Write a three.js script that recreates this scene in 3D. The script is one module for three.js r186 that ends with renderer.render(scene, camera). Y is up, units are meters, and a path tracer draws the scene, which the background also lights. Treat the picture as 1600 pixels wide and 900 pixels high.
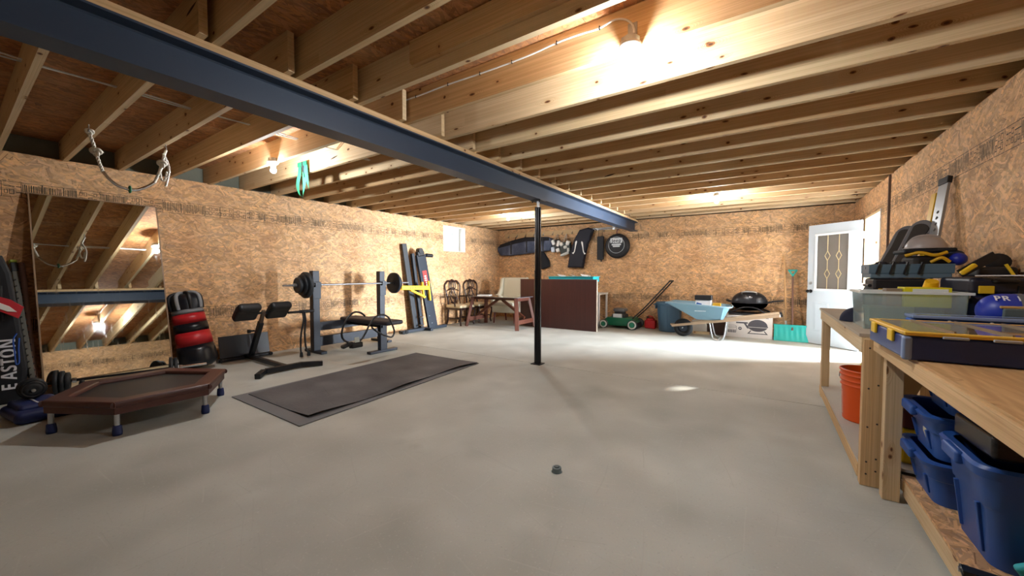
import * as THREE from 'three';
import { RoundedBoxGeometry } from 'three/addons/geometries/RoundedBoxGeometry.js';
import { mergeGeometries, toCreasedNormals } from 'three/addons/utils/BufferGeometryUtils.js';
import { RectAreaLightUniformsLib } from 'three/addons/lights/RectAreaLightUniformsLib.js';

// ---------------------------------------------------------------- camera, sky, daylight, exposure
const scene = new THREE.Scene();
const renderer = new THREE.WebGLRenderer();
renderer.toneMapping = THREE.LinearToneMapping;
renderer.toneMappingExposure = 1.5;
renderer.shadowMap.enabled = true;
RectAreaLightUniformsLib.init();

const EYE = 1.21, FOCAL = 594.8, PITCH = -Math.atan(22 / FOCAL), YAW = Math.atan(398 / FOCAL * Math.cos(PITCH));
const camera = new THREE.PerspectiveCamera(2 * Math.atan(450 / FOCAL) * 180 / Math.PI, 16 / 9, 0.05, 200);
camera.position.set(0, EYE, 0);
camera.rotation.set(PITCH, YAW, 0, 'YXZ');
camera.updateMatrixWorld();

scene.background = new THREE.Color(0.80, 0.90, 1.0);       // bright hazy sky outdoors
scene.backgroundIntensity = 6;

const ROOM = { xl: -6.35, xr: 1.25, zb: -8.85, zf: 2.4, wall: 2.44, top: 2.66 };
const DOOR = { z0: -7.92, z1: -6.95, h: 2.08 };
const WIN = { z0: -7.37, z1: -6.58, y0: 1.75, y1: 2.36 };

// daylight: the bright open yard beyond the door, and the sky over the window well
function daylight(w, h, intensity, pos, toward) {
  const l = new THREE.RectAreaLight(new THREE.Color(0.84, 0.92, 1.0), intensity, w, h);
  l.position.set(...pos); l.lookAt(...toward); scene.add(l); return l;
}
daylight(1.2, 2.0, 330, [4.0, 1.35, -8.15], [-5, 1.35, -8.15]).name = 'yard_daylight';
daylight(WIN.z1 - WIN.z0 - 0.1, WIN.y1 - WIN.y0 - 0.1, 8, [ROOM.xl - 0.42, (WIN.y0 + WIN.y1) / 2, (WIN.z0 + WIN.z1) / 2], [0, (WIN.y0 + WIN.y1) / 2, (WIN.z0 + WIN.z1) / 2]).name = 'window_daylight';

// low sun reaching the floor through gaps in the fence outside the door
const SUN = new THREE.Vector3(2.12, 1.45, -3.0).normalize();
const sun = new THREE.DirectionalLight(new THREE.Color(1, .95, .86), 9);
sun.position.set(-.67, 0, -4.3).addScaledVector(SUN, 14); sun.target.position.set(-.67, 0, -4.3); scene.add(sun, sun.target);
sun.castShadow = true; Object.assign(sun.shadow.camera, { left: -9, right: 9, top: 9, bottom: -9, near: 1, far: 40 }); sun.shadow.mapSize.set(2048, 2048);

const BULB_POWER = 3.6;

// ---------------------------------------------------------------- small library
let seed = 7;
const rnd = () => { seed = (seed + 0x6d2b79f5) | 0; let t = Math.imul(seed ^ (seed >>> 15), 1 | seed); t = (t + Math.imul(t ^ (t >>> 7), 61 | t)) ^ t; return ((t ^ (t >>> 14)) >>> 0) / 4294967296; };
const rr = (a, b) => a + (b - a) * rnd();
const V = (x, y, z) => new THREE.Vector3(x, y, z);
const used = new Map();
const numbered = (n) => { const k = used.get(n) ?? 0; used.set(n, k + 1); return k ? n + '_' + String(k).padStart(3, '0') : n; };
const mat = (color, roughness = 0.6, metalness = 0, more = {}) => new THREE.MeshPhysicalMaterial({ color, roughness, metalness, ...more });

function shadow(o) { o.castShadow = true; o.receiveShadow = true; return o; }
function thing(name, label, category, [x, y, z] = [0, 0, 0], turn = 0, group) {
  const o = new THREE.Group(); o.name = numbered(name); scene.add(o);
  o.position.set(x, y, z); o.rotation.y = turn; o.userData = { label, category };
  if (group) o.userData.group = group;
  return o;
}
function part(name, geo, m, parent, label) {
  const g = Array.isArray(geo) ? join(geo) : geo;
  const o = shadow(new THREE.Mesh(g, m)); o.name = name; parent.add(o);
  if (label) o.userData.label = label;
  return o;
}
function struct(name) { const o = new THREE.Group(); o.name = name; o.userData.kind = 'structure'; scene.add(o); return o; }
function join(list) {
  const gs = list.map((g) => { const h = g.index ? g.toNonIndexed() : g.clone(); for (const k of Object.keys(h.attributes)) if (!['position', 'normal', 'uv'].includes(k)) h.deleteAttribute(k); if (!h.attributes.uv) h.setAttribute('uv', new THREE.BufferAttribute(new Float32Array(h.attributes.position.count * 2), 2)); return h; });
  return gs.length === 1 ? gs[0] : mergeGeometries(gs);
}
// boxes: box(size, centre, rotation, bevel)
function box(w, h, d, x = 0, y = 0, z = 0, r = null, bevel = 0) {
  const b = Math.min(bevel, w * 0.45, h * 0.45, d * 0.45);
  const g = b > 0 ? new RoundedBoxGeometry(w, h, d, 2, b) : new THREE.BoxGeometry(w, h, d);
  if (r) g.applyMatrix4(new THREE.Matrix4().makeRotationFromEuler(new THREE.Euler(...r)));
  g.translate(x, y, z); return g;
}
function rod(a, b, r0, r1 = r0, seg = 14) {
  a = V(...a); b = V(...b); const d = b.clone().sub(a), g = new THREE.CylinderGeometry(r1, r0, d.length(), seg);
  g.applyQuaternion(new THREE.Quaternion().setFromUnitVectors(V(0, 1, 0), d.clone().normalize()));
  g.translate((a.x + b.x) / 2, (a.y + b.y) / 2, (a.z + b.z) / 2); return g;
}
// a square bar between two points: w across, h the other way
function bar(a, b, w, h, bevel = 0, spin = 0) {
  a = V(...a); b = V(...b); const d = b.clone().sub(a), L = d.length(), t = Math.min(bevel, w * .45, h * .45);
  const g = t > 0 ? new RoundedBoxGeometry(w, L, h, 2, t) : new THREE.BoxGeometry(w, L, h);
  if (spin) g.rotateY(spin);
  const up = d.normalize(), side = Math.abs(up.y) > 0.999 ? V(1, 0, 0) : V(0, 1, 0).cross(up).normalize(), fwd = side.clone().cross(up);
  g.applyMatrix4(new THREE.Matrix4().makeBasis(side, up, fwd)); g.translate((a.x + b.x) / 2, (a.y + b.y) / 2, (a.z + b.z) / 2); return g;
}
function tube(pts, r, seg = 40, rad = 10, closed = false) {
  return new THREE.TubeGeometry(new THREE.CatmullRomCurve3(pts.map((p) => V(...p)), closed, 'centripetal'), seg, r, rad, closed);
}
function lathe(pts, seg = 28) { return new THREE.LatheGeometry(pts.map(([x, y]) => new THREE.Vector2(x, y)), seg); }
function extrude(pts, depth, bevel = 0, holes = []) {
  const s = new THREE.Shape(pts.map(([x, y]) => new THREE.Vector2(x, y)));
  for (const h of holes) s.holes.push(new THREE.Path(h.map(([x, y]) => new THREE.Vector2(x, y))));
  return new THREE.ExtrudeGeometry(s, { depth: depth - 2 * bevel, bevelEnabled: bevel > 0, bevelSize: bevel, bevelThickness: bevel, bevelSegments: 2, curveSegments: 10 }).translate(0, 0, bevel);
}
function rot(g, x = 0, y = 0, z = 0) { return g.applyMatrix4(new THREE.Matrix4().makeRotationFromEuler(new THREE.Euler(x, y, z))); }
// texture coordinates in metres, the grain (u) along one axis
function grain(g, axis, su = 1, sv = 1, ou = 0, ov = 0) {
  const p = g.attributes.position, n = g.attributes.normal, uv = new Float32Array(p.count * 2);
  for (let i = 0; i < p.count; i++) {
    const q = [p.getX(i), p.getY(i), p.getZ(i)], m = [n.getX(i), n.getY(i), n.getZ(i)].map(Math.abs);
    const others = [0, 1, 2].filter((k) => k !== axis), face = m.indexOf(Math.max(...m));
    const across = face === axis ? others[0] : others.find((k) => k !== face);
    uv[2 * i] = (face === axis ? q[others[1]] : q[axis]) * su + ou; uv[2 * i + 1] = q[across] * sv + ov;
  }
  g.setAttribute('uv', new THREE.BufferAttribute(uv, 2)); return g;
}
// pixel of the photograph -> point on a plane of the room
const FWD = V(0, 0, -1).applyQuaternion(camera.quaternion), RGT = V(1, 0, 0).applyQuaternion(camera.quaternion), UPV = V(0, 1, 0).applyQuaternion(camera.quaternion);
const ray = (px, py) => FWD.clone().addScaledVector(RGT, (px - 800) / FOCAL).addScaledVector(UPV, -(py - 450) / FOCAL);
const onY = (px, py, y = 0) => { const d = ray(px, py); return d.multiplyScalar((y - EYE) / d.y).add(V(0, EYE, 0)); };
const onX = (px, py, x) => { const d = ray(px, py); return d.multiplyScalar(x / d.x).add(V(0, EYE, 0)); };
const onZ = (px, py, z) => { const d = ray(px, py); return d.multiplyScalar(z / d.z).add(V(0, EYE, 0)); };

// ---------------------------------------------------------------- textures
function canvasTex(w, h, draw, srgb = true, repeat = true) {
  const c = document.createElement('canvas'); c.width = w; c.height = h;
  const x = c.getContext('2d'); draw(x, w, h);
  const t = new THREE.CanvasTexture(c); if (srgb) t.colorSpace = THREE.SRGBColorSpace;
  if (repeat) t.wrapS = t.wrapT = THREE.RepeatWrapping; t.magFilter = THREE.LinearFilter; return t;
}
const rgb = (r, g, b, a = 1) => `rgba(${r | 0},${g | 0},${b | 0},${a})`;
// oriented strand board, one sheet of 2.44 x 1.22 m, with an ink stamp band at a height
function osbTex(bands, base) {
  return canvasTex(2048, 1024, (c, w, h) => {
    c.fillStyle = rgb(base[0] * .86, base[1] * .84, base[2] * .8); c.fillRect(0, 0, w, h);
    for (let i = 0; i < 8500; i++) {
      const L = rr(34, 150), W = rr(5, 27), k = rr(-1, 1), hue = rr(-1, 1), bright = rnd() < .14;
      const f = bright ? rr(1.1, 1.22) : 1 + k * .2, r = base[0] * f + hue * 6, g = base[1] * f + hue * 1, b = base[2] * f - hue * 8;
      c.save(); c.translate(rr(-40, w + 40), rr(-20, h + 20)); c.rotate((rnd() + rnd() + rnd() - 1.5) * 1.3);
      c.beginPath(); const j = () => rr(-W * .35, W * .35);
      c.moveTo(-L / 2, -W / 2 + j()); c.lineTo(-L / 4, -W / 2 + j() * .4); c.lineTo(L / 3, -W / 2 + j() * .4); c.lineTo(L / 2, j()); c.lineTo(L / 3, W / 2 + j() * .4); c.lineTo(-L / 3, W / 2 + j() * .4); c.closePath();
      c.fillStyle = rgb(r, g, b, rr(.5, .95)); c.fill();
      c.strokeStyle = rgb(base[0] * .55, base[1] * .43, base[2] * .33, rr(.06, .34)); c.lineWidth = rr(.6, 1.6); c.stroke();
      if (rnd() < .05) { c.beginPath(); c.moveTo(-L * .35, W * .4); c.lineTo(L * .3, W * .5); c.strokeStyle = rgb(84, 48, 24, .6); c.lineWidth = rr(1.5, 4); c.stroke(); }
      c.restore();
    }
    for (let i = 0; i < 70; i++) { const x = rr(0, w), y = rr(0, h), R = rr(60, 220), g = c.createRadialGradient(x, y, 0, x, y, R), t = rnd() < .55 ? [150, 96, 58] : [236, 208, 170]; g.addColorStop(0, rgb(...t, .13)); g.addColorStop(1, rgb(...t, 0)); c.fillStyle = g; c.fillRect(x - R, y - R, 2 * R, 2 * R); }
    for (const [v0, v1, inkR, inkA] of bands) {
      const y0 = h - v1 / 1.22 * h, y1 = h - v0 / 1.22 * h, H = y1 - y0;
      for (let x = rr(0, 60); x < w;) {
        const L = rr(70, 190), kind = rnd();
        c.strokeStyle = c.fillStyle = rgb(inkR, 30, 24, inkA);
        c.lineWidth = 3; if (kind < .8) c.strokeRect(x, y0, L, H); else { c.beginPath(); c.moveTo(x, y0); c.lineTo(x + L, y0); c.moveTo(x, y1); c.lineTo(x + L, y1); c.stroke(); }
        for (let k = x + 7; k < x + L - 7;) {
          const bw = rr(2.5, 6);
          if (kind < .45) { c.fillRect(k, y0 + H * rr(.08, .16), bw, H * rr(.6, .8)); k += bw + rr(3, 8); }
          else { c.lineWidth = rr(2.5, 4.5); const s = H * rr(.2, .3); for (const yy of [.28, .66]) { if (rnd() < .6) c.strokeRect(k, y0 + H * yy - s / 2, s * .6, s); else c.fillRect(k, y0 + H * yy, s * rr(.5, 1.1), rr(4, 7)); } k += s * .8 + 5; }
        }
        x += L + (rnd() < .1 ? rr(60, 120) : rr(3, 12));
      }
    }
  });
}
const OSB = [202, 161, 118];
const osbTop = osbTex([[.77, .92, 30, .95]], OSB), osbLow = osbTex([[.60, .76, 30, .95]], OSB), osbBare = osbTex([], OSB);
const osbFloorTex = osbTex([], [164, 112, 70]);
const woodMat = (t, rough = .78, more = {}) => new THREE.MeshPhysicalMaterial({ map: t, roughness: rough, bumpMap: t, bumpScale: 0.0012, ...more });
const mOSBtop = woodMat(osbTop), mOSBlow = woodMat(osbLow), mOSBbare = woodMat(osbBare), mSubfloor = woodMat(osbFloorTex, .85);
// sawn lumber; one tile = 4.2 m along the grain, 0.3 m across
function lumberTex(base, knots, contrast = 1, dark = 0) {
  return canvasTex(2048, 256, (c, w, h) => {
    c.fillStyle = rgb(...base); c.fillRect(0, 0, w, h);
    for (let i = 0; i < 230; i++) {
      const y = rr(0, h), a = rr(2, 12), p = rr(0, 6), f = rr(-1, 1) * contrast;
      c.beginPath(); for (let x = 0; x <= w; x += 64) { const yy = y + Math.sin(x / w * Math.PI * 2 + p) * a + Math.sin(x / w * Math.PI * 6 + p * 3) * a * .3; x ? c.lineTo(x, yy) : c.moveTo(x, yy); }
      c.strokeStyle = rgb(base[0] + f * 24 - 6, base[1] + f * 24 - 9, base[2] + f * 24 - 12, rr(.12, .5)); c.lineWidth = rr(.8, 5); c.stroke();
    }
    for (let i = 0; i < 26; i++) { const x = rr(0, w), y = rr(0, h), L = rr(60, 320); const g = c.createLinearGradient(x - L, 0, x + L, 0), t = rnd() < .5 ? [120, 78, 38] : [235, 210, 168]; g.addColorStop(0, rgb(...t, 0)); g.addColorStop(.5, rgb(...t, rr(.06, .16))); g.addColorStop(1, rgb(...t, 0)); c.fillStyle = g; c.fillRect(x - L, y - rr(10, 60), 2 * L, rr(20, 100)); }
    for (let i = 0; i < knots; i++) {
      const x = rr(40, w - 40), y = rr(25, h - 25), a = rr(5, 13), b = rr(4, 11);
      for (let k = 0; k < 5; k++) { c.beginPath(); c.ellipse(x, y, a * (1.3 + k * .7), b * (1.15 + k * .45), rr(-.2, .2), 0, 7); c.strokeStyle = rgb(150, 104, 58, .3 - k * .05); c.lineWidth = 2.4; c.stroke(); }
      c.beginPath(); c.ellipse(x, y, a, b, rr(-.3, .3), 0, 7); c.fillStyle = rgb(112, 68, 34, .85); c.fill();
      c.beginPath(); c.ellipse(x, y, a * .5, b * .5, 0, 0, 7); c.fillStyle = rgb(60, 34, 18, .8); c.fill();
    }
    for (let i = 0; i < dark; i++) { const x = rr(60, w - 60), y = rr(h * .3, h - 12); c.beginPath(); c.moveTo(x - 34, y + 8); c.quadraticCurveTo(x - 10, y - 14, x + 40, y - 12); c.quadraticCurveTo(x + 4, y + 12, x - 34, y + 8); c.fillStyle = rgb(38, 20, 12, .92); c.fill(); }
  });
}
const LUM = [212, 187, 147];
const lumber = [lumberTex(LUM, 11, 1, 2), lumberTex([216, 194, 157], 16, .9), lumberTex([206, 174, 130], 9, 1.2), lumberTex([212, 187, 149], 20, 1)];
const mLumber = lumber.map((t) => woodMat(t, .72));
const mStud = mLumber[1];
const mahoganyTex = canvasTex(1024, 512, (c, w, h) => {
  c.fillStyle = rgb(62, 24, 20); c.fillRect(0, 0, w, h);
  for (let i = 0; i < 900; i++) { const x = rr(0, w), k = rr(-1, 1), y = rr(-h, h); c.fillStyle = rgb(62 + k * 26, 24 + k * 14, 20 + k * 11, rr(.15, .5)); c.fillRect(x, y, rr(1, 5), rr(h * .3, h * 1.5)); }
});
const brownWoodTex = lumberTex([86, 44, 28], 4, 1.0);
const mMahogany = new THREE.MeshPhysicalMaterial({ map: mahoganyTex, roughness: .42, clearcoat: .15, clearcoatRoughness: .3 });
const mBrownWood = new THREE.MeshPhysicalMaterial({ map: brownWoodTex, roughness: .5 });
function noiseTex(w, h, base, spots, spread, blotch = 0, streak = 0) {
  return canvasTex(w, h, (c) => {
    c.fillStyle = rgb(...base); c.fillRect(0, 0, w, h);
    for (let i = 0; i < blotch; i++) { const x = rr(0, w), y = rr(0, h), R = rr(w * .02, w * .14), k = rr(-1, 1) * spread; for (const dx of [-w, 0, w]) for (const dy of [-h, 0, h]) { if (x + dx < -R || x + dx > w + R || y + dy < -R || y + dy > h + R) continue; const g = c.createRadialGradient(x + dx, y + dy, 0, x + dx, y + dy, R); g.addColorStop(0, rgb(base[0] + k, base[1] + k, base[2] + k, .3)); g.addColorStop(1, rgb(base[0] + k, base[1] + k, base[2] + k, 0)); c.fillStyle = g; c.fillRect(x + dx - R, y + dy - R, 2 * R, 2 * R); } }
    for (let i = 0; i < spots; i++) { const k = rr(-1, 1) * spread; c.fillStyle = rgb(base[0] + k, base[1] + k, base[2] + k, rr(.1, .5)); const s = rr(.6, 2.6); c.fillRect(rr(0, w), rr(0, h), s, s); }
    for (let i = 0; i < streak; i++) { const x = rr(0, w), y = rr(0, h), L = rr(30, 170), a = rr(-.5, .5) + (rnd() < .3 ? 1.5 : 0), k = rr(-1, 1) * spread; c.strokeStyle = rgb(base[0] + k, base[1] + k, base[2] + k, .22); c.lineWidth = rr(.6, 2.4); c.beginPath(); c.moveTo(x, y); c.quadraticCurveTo(x + Math.cos(a) * L / 2 + rr(-8, 8), y + Math.sin(a) * L / 2, x + Math.cos(a) * L, y + Math.sin(a) * L); c.stroke(); }
  });
}
const concreteTex = noiseTex(1024, 1024, [182, 184, 177], 30000, 32, 420, 420);
const mConcrete = new THREE.MeshPhysicalMaterial({ map: concreteTex, roughness: .62, bumpMap: concreteTex, bumpScale: .0008 });
const mConcreteWall = new THREE.MeshPhysicalMaterial({ map: noiseTex(512, 512, [120, 124, 112], 9000, 24, 120), roughness: .9 });
const rubberTex = noiseTex(1024, 1024, [86, 86, 89], 9000, 62, 60, 1100);
// flat print
function label(w, h, pxw, draw, rough = .5) {
  const t = canvasTex(pxw, Math.round(pxw * h / w), draw, true, false);
  return new THREE.MeshPhysicalMaterial({ map: t, roughness: rough, transparent: true, alphaTest: .5 });
}
const mBlack = mat(0x121317, .5), mBlackSatin = mat(0x191b20, .38), mCharcoal = mat(0x2b2f36, .45, .1), mSteel = mat(0xb9bcc0, .32, .9), mChrome = mat(0xd8dadd, .16, 1);
const mWhite = mat(0xe9e9e6, .5), mWhitePlastic = mat(0xdfe2e2, .4), mRubber = mat(0x17181a, .85), mBlue = mat(0x1f4f9c, .42), mRope = mat(0xd9d5ca, .9), mYellow = mat(0xe8c21a, .45), mRed = mat(0xc0202a, .5), mTeal = mat(0x1aa39c, .42), mNavyPlastic = mat(0x16264f, .4);

// ================================================================ THE ROOM
const floor = struct('floor');
{
  const uvs = (g) => grain(g, 0, 1 / 2.6, 1 / 2.6, .13, .37);
  part('slab', uvs(box(8.4, .15, 4.42 - .0025 + 4.7, -2.6, -.075, -4.4325 - 4.56 + .0)), mConcrete, floor);
  part('slab', uvs(box(8.4, .15, 7.1, -2.6, -.075, -4.4275 + 3.555)), mConcrete, floor);
  part('joint_filler', box(8.4, .02, .02, -2.6, -.05, -4.43), mat(0x35322d, .95), floor);
  floor.userData.label = 'bare grey concrete slab floor with a saw-cut joint';
}
// ---- board walls
const BASIS = {
  left: new THREE.Matrix4().makeBasis(V(0, 0, -1), V(0, 1, 0), V(1, 0, 0)).setPosition(ROOM.xl - .011, 0, 0),
  back: new THREE.Matrix4().makeBasis(V(1, 0, 0), V(0, 1, 0), V(0, 0, 1)).setPosition(0, 0, ROOM.zb - .011),
  right: new THREE.Matrix4().makeBasis(V(0, 0, 1), V(0, 1, 0), V(-1, 0, 0)).setPosition(ROOM.xr + .011, 0, 0),
  front: new THREE.Matrix4().makeBasis(V(-1, 0, 0), V(0, 1, 0), V(0, 0, -1)).setPosition(0, 0, ROOM.zf + .011),
};
function boardWall(side, u0, u1, seamsTop, seamsLow, holes = []) {
  const g = struct('wall_' + side);
  const row = (seams, v0, v1, m) => {
    const cuts = [u0, ...seams.filter((s) => s > u0 + .05 && s < u1 - .05), u1];
    for (let i = 0; i + 1 < cuts.length; i++) {
      const a = cuts[i] + (i ? .0015 : 0), b = cuts[i + 1] - .0015, c = v0 + .001, d = v1 - .001;
      let pts = [[a, c], [b, c], [b, d], [a, d]], inner = [];
      for (const [h0, h1, k0, k1] of holes) {
        if (h0 >= b || h1 <= a || k0 >= d || k1 <= c) continue;
        if (h0 > a && h1 < b && k0 > c && k1 < d) { inner.push([[h0, k0], [h0, k1], [h1, k1], [h1, k0]]); continue; }
        if (k0 <= c) pts = [[a, c], [Math.max(h0, a), c], [Math.max(h0, a), Math.min(k1, d)], [Math.min(h1, b), Math.min(k1, d)], [Math.min(h1, b), c], [b, c], [b, d], [a, d]];
        if (k0 <= c && k1 >= d) { for (const [p, q] of [[a, h0], [h1, b]]) if (q - p > .02) put([[p, c], [q, c], [q, d], [p, d]], [], a, v0, m); pts = null; }
      }
      if (pts) put(pts, inner, a, v0, m);
    }
  };
  const put = (pts, inner, ou, ov, m) => {
    const e = extrude(pts, .011, 0, inner), p = e.attributes.position, uv = new Float32Array(p.count * 2), s = (Math.round(ou * 37) % 5) * .173;
    for (let k = 0; k < p.count; k++) { uv[2 * k] = (p.getX(k) - ou) / 2.44 + s; uv[2 * k + 1] = (p.getY(k) - ov) / 1.22; }
    e.setAttribute('uv', new THREE.BufferAttribute(uv, 2)); part('osb_sheet', e.applyMatrix4(BASIS[side]), m, g);
  };
  row(seamsTop, 1.22, ROOM.wall, mOSBtop); row(seamsLow, 0, 1.22, mOSBlow);
  return g;
}
const steps = (a, n) => Array.from({ length: n }, (_, i) => a + i * 2.44);
const wallLeft = boardWall('left', -ROOM.zf, -ROOM.zb, steps(-2.33, 6).map((x) => x - .01), steps(-1.11, 6), [[-WIN.z1, -WIN.z0, WIN.y0, WIN.y1]]);
const wallBack = boardWall('back', ROOM.xl, ROOM.xr, [-3.9, -1.46, .98], [-5.17, -2.73, -.29]);
const wallRight = boardWall('right', ROOM.zb, ROOM.zf, [-6.53, -5.18, -2.74, -.3], [-6.53, -4.0, -1.56, .88], [[DOOR.z0, DOOR.z1, 0, DOOR.h]]);
const wallFront = boardWall('front', -ROOM.xr, -ROOM.xl, [1.2, 3.64], [0, 2.44, 4.88]);
wallLeft.userData.label = 'strand board wall with printed stamp bands and a small high window';
wallBack.userData.label = 'strand board end wall with a coat-hook rail';
wallRight.userData.label = 'strand board wall with an open doorway behind the workbench';
// foundation behind the boards, with the rim above; and the plates that carry the boards
{
  const cw = (w, h, d, x, y, z) => grain(box(w, h, d, x, y, z), 0, 1 / 1.5, 1 / 1.5);
  const L = [], zc = (ROOM.zb + ROOM.zf) / 2, zl = ROOM.zf - ROOM.zb + .8;
  const seg = (z0, z1, y0, y1) => L.push(cw(.3, y1 - y0, z1 - z0, -6.67, (y0 + y1) / 2, (z0 + z1) / 2));
  seg(ROOM.zb - .4, WIN.z0, -.15, 2.8); seg(WIN.z1, ROOM.zf + .4, -.15, 2.8); seg(WIN.z0, WIN.z1, -.15, WIN.y0); seg(WIN.z0, WIN.z1, WIN.y1, 2.8);
  part('foundation', L, mConcreteWall, wallLeft);
  part('top_plate', grain(box(.14, .038, zl - .8, ROOM.xl - .085, ROOM.wall - .045, zc), 2, 1 / 4.2, 3), mStud, wallLeft);
  part('foundation', cw(8.6, 2.95, .3, -2.55, 1.325, ROOM.zb - .32), mConcreteWall, wallBack);
  part('top_plate', grain(box(7.6, .038, .14, -2.55, ROOM.wall - .045, ROOM.zb - .085), 0, 1 / 4.2, 3), mStud, wallBack);
  part('foundation', cw(8.6, 2.95, .3, -2.55, 1.325, ROOM.zf + .32), mConcreteWall, wallFront);
  const R = [], sr = (z0, z1, y0, y1) => R.push(cw(.25, y1 - y0, z1 - z0, 1.525, (y0 + y1) / 2, (z0 + z1) / 2));
  sr(ROOM.zb - .4, DOOR.z0, -.15, 2.8); sr(DOOR.z1, ROOM.zf + .4, -.15, 2.8); sr(DOOR.z0, DOOR.z1, DOOR.h, 2.8);
  part('foundation', R, mConcreteWall, wallRight);
  part('top_plate', grain(box(.14, .038, zl - .8, ROOM.xr + .085, ROOM.wall - .045, zc), 2, 1 / 4.2, 3), mStud, wallRight);
}
// ---- ceiling: joists lapped over the beam, strand board subfloor above
const ceiling = struct('ceiling');
ceiling.userData.label = 'open ceiling of bare lumber joists under a strand board subfloor';
const JB = 2.425, JH = .235, STEP = .43;
const jg = (x0, x1) => [0, .37, .71].map((o, i) => grain(box(x1 - x0, JH, .038, 0, 0, 0), 0, 1 / 4.2, 1 / .3, o, .45 + i * .21));
{
  const gl = jg(-6.5, -2.40), gr = jg(-2.66, 1.38);
  for (let k = -7; k <= 18; k++) {
    const zl = -.755 - STEP * k - .019, zr = -1.725 - STEP * (k - 2) + .019;
    if (zl > ROOM.zb + .03 && zl < ROOM.zf) part('joist', gl[(k + 9) % 3], mLumber[(k * 3 + 40) % 4], ceiling).position.set((-6.5 - 2.40) / 2, JB + JH / 2, zl);
    if (zr > ROOM.zb + .03 && zr < ROOM.zf) part('joist', gr[(k * 2 + 20) % 3], mLumber[(k + 31) % 4], ceiling).position.set((-2.66 + 1.38) / 2, JB + JH / 2, zr);
  }
  const sg = grain(box(1.217, .018, 2.437, 0, 0, 0), 2, 1 / 2.44, 1 / 1.22);
  for (let i = 0; i < 8; i++) for (let j = 0; j < 6; j++) part('subfloor_sheet', sg, mSubfloor, ceiling).position.set(-7.0 + .61 + i * 1.22, ROOM.top + .009, -9.3 + 1.22 + j * 2.44 + (i % 2) * -.6);
  // short plank scabbed to the side of a joist
  const s = extrude([[0, .02], [.02, 0], [1.35, 0], [1.35, .15], [0, .15]], .034, .002); grain(s, 0, 1 / 2.1, 1 / .3, .2, .1);
  part('scab_board', s, mLumber[2], ceiling).position.set(-1.87, 2.5, -1.687);
}
// ---- steel beam and its post
{
  const b = thing('steel_beam', 'dark blue painted steel beam under the joists with a wood plate on top', 'beam', [-2.54, 0, 0]);
  const y0 = 2.1815, y1 = 2.387, w = .08, t = .011, z0 = ROOM.zb - .06, z1 = ROOM.zf;
  const prof = [[-w, y0], [w, y0], [w, y0 + t], [.012, y0 + t + .004], [.005, y0 + t + .012], [.005, y1 - t - .012], [.012, y1 - t - .004], [w, y1 - t], [w, y1], [-w, y1], [-w, y1 - t], [-.012, y1 - t - .004], [-.005, y1 - t - .012], [-.005, y0 + t + .012], [-.012, y0 + t + .004], [-w, y0 + t]];
  const g = extrude(prof, z1 - z0, 0).translate(0, 0, z0);
  part('beam', grain(g, 2, .5, .5), new THREE.MeshPhysicalMaterial({ map: noiseTex(512, 512, [52, 66, 86], 3000, 12, 60), roughness: .48, metalness: .15 }), b, 'dark blue painted steel section');
  part('wood_plate', grain(box(.16, .038, z1 - ROOM.zb - .02, 0, y1 + .019, (z1 + ROOM.zb) / 2), 2, 1 / 4.2, 3), mLumber[2], b, 'pale wood nailing plate');
  const p = thing('steel_post', 'black round steel post standing under the beam', 'post', [-2.54, 0, -4.42]);
  part('base_plate', box(.14, .01, .14, 0, .005, 0), mBlackSatin, p);
  part('tube', [rod([0, .01, 0], [0, 1.25, 0], .047, .047, 28), rod([0, 1.25, 0], [0, 2.09, 0], .042, .042, 28), rod([0, 1.235, 0], [0, 1.255, 0], .050, .050, 28)], mat(0x14151a, .25, .3), p);
  part('adjusting_screw', rod([0, 2.09, 0], [0, 2.172, 0], .02, .02), mSteel, p);
  part('top_plate', [box(.15, .009, .15, 0, 2.1765, 0), ...[-1, 1].map((s) => rod([s * .055, 2.15, .05], [s * .055, 2.172, .05], .01, .01, 6))], mCharcoal, p);
}
// ---- small window
{
  const w = struct('window_1'), X = ROOM.xl, zc = (WIN.z0 + WIN.z1) / 2, W = WIN.z1 - WIN.z0, yc = (WIN.y0 + WIN.y1) / 2, H = WIN.y1 - WIN.y0;
  w.userData.label = 'small white vinyl basement window set deep in the board wall';
  const mRev = mat(0xc9c6bd, .8), D = .27;
  part('reveal', [box(D, .02, W, X - D / 2 + .004, WIN.y0 + .01, zc), box(D, .02, W, X - D / 2 + .004, WIN.y1 - .01, zc), box(D, H - .04, .02, X - D / 2 + .004, yc, WIN.z0 + .01), box(D, H - .04, .02, X - D / 2 + .004, yc, WIN.z1 - .01)], mRev, w);
  const fx = X - .22, fr = [];
  for (const [a, b, t] of [[W - .04, H - .04, .055], [W - .17, H - .16, .03]]) fr.push(box(.05, t, a, fx - (t < .05 ? .01 : 0), yc - b / 2 + t / 2, zc), box(.05, t, a, fx - (t < .05 ? .01 : 0), yc + b / 2 - t / 2, zc), box(.05, b - 2 * t, t, fx, yc, zc - a / 2 + t / 2), box(.05, b - 2 * t, t, fx, yc, zc + a / 2 - t / 2));
  part('window_frame', fr, mat(0xf0f2f2, .35), w);
  part('pane', box(.006, H - .2, W - .2, fx - .015, yc, zc), new THREE.MeshPhysicalMaterial({ color: 0xffffff, roughness: .02, transmission: 1, thickness: 0, ior: 1.5 }), w);
  part('latch', box(.02, .018, .09, fx + .03, WIN.y0 + .09, zc, null, .004), mWhite, w);
}
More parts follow.
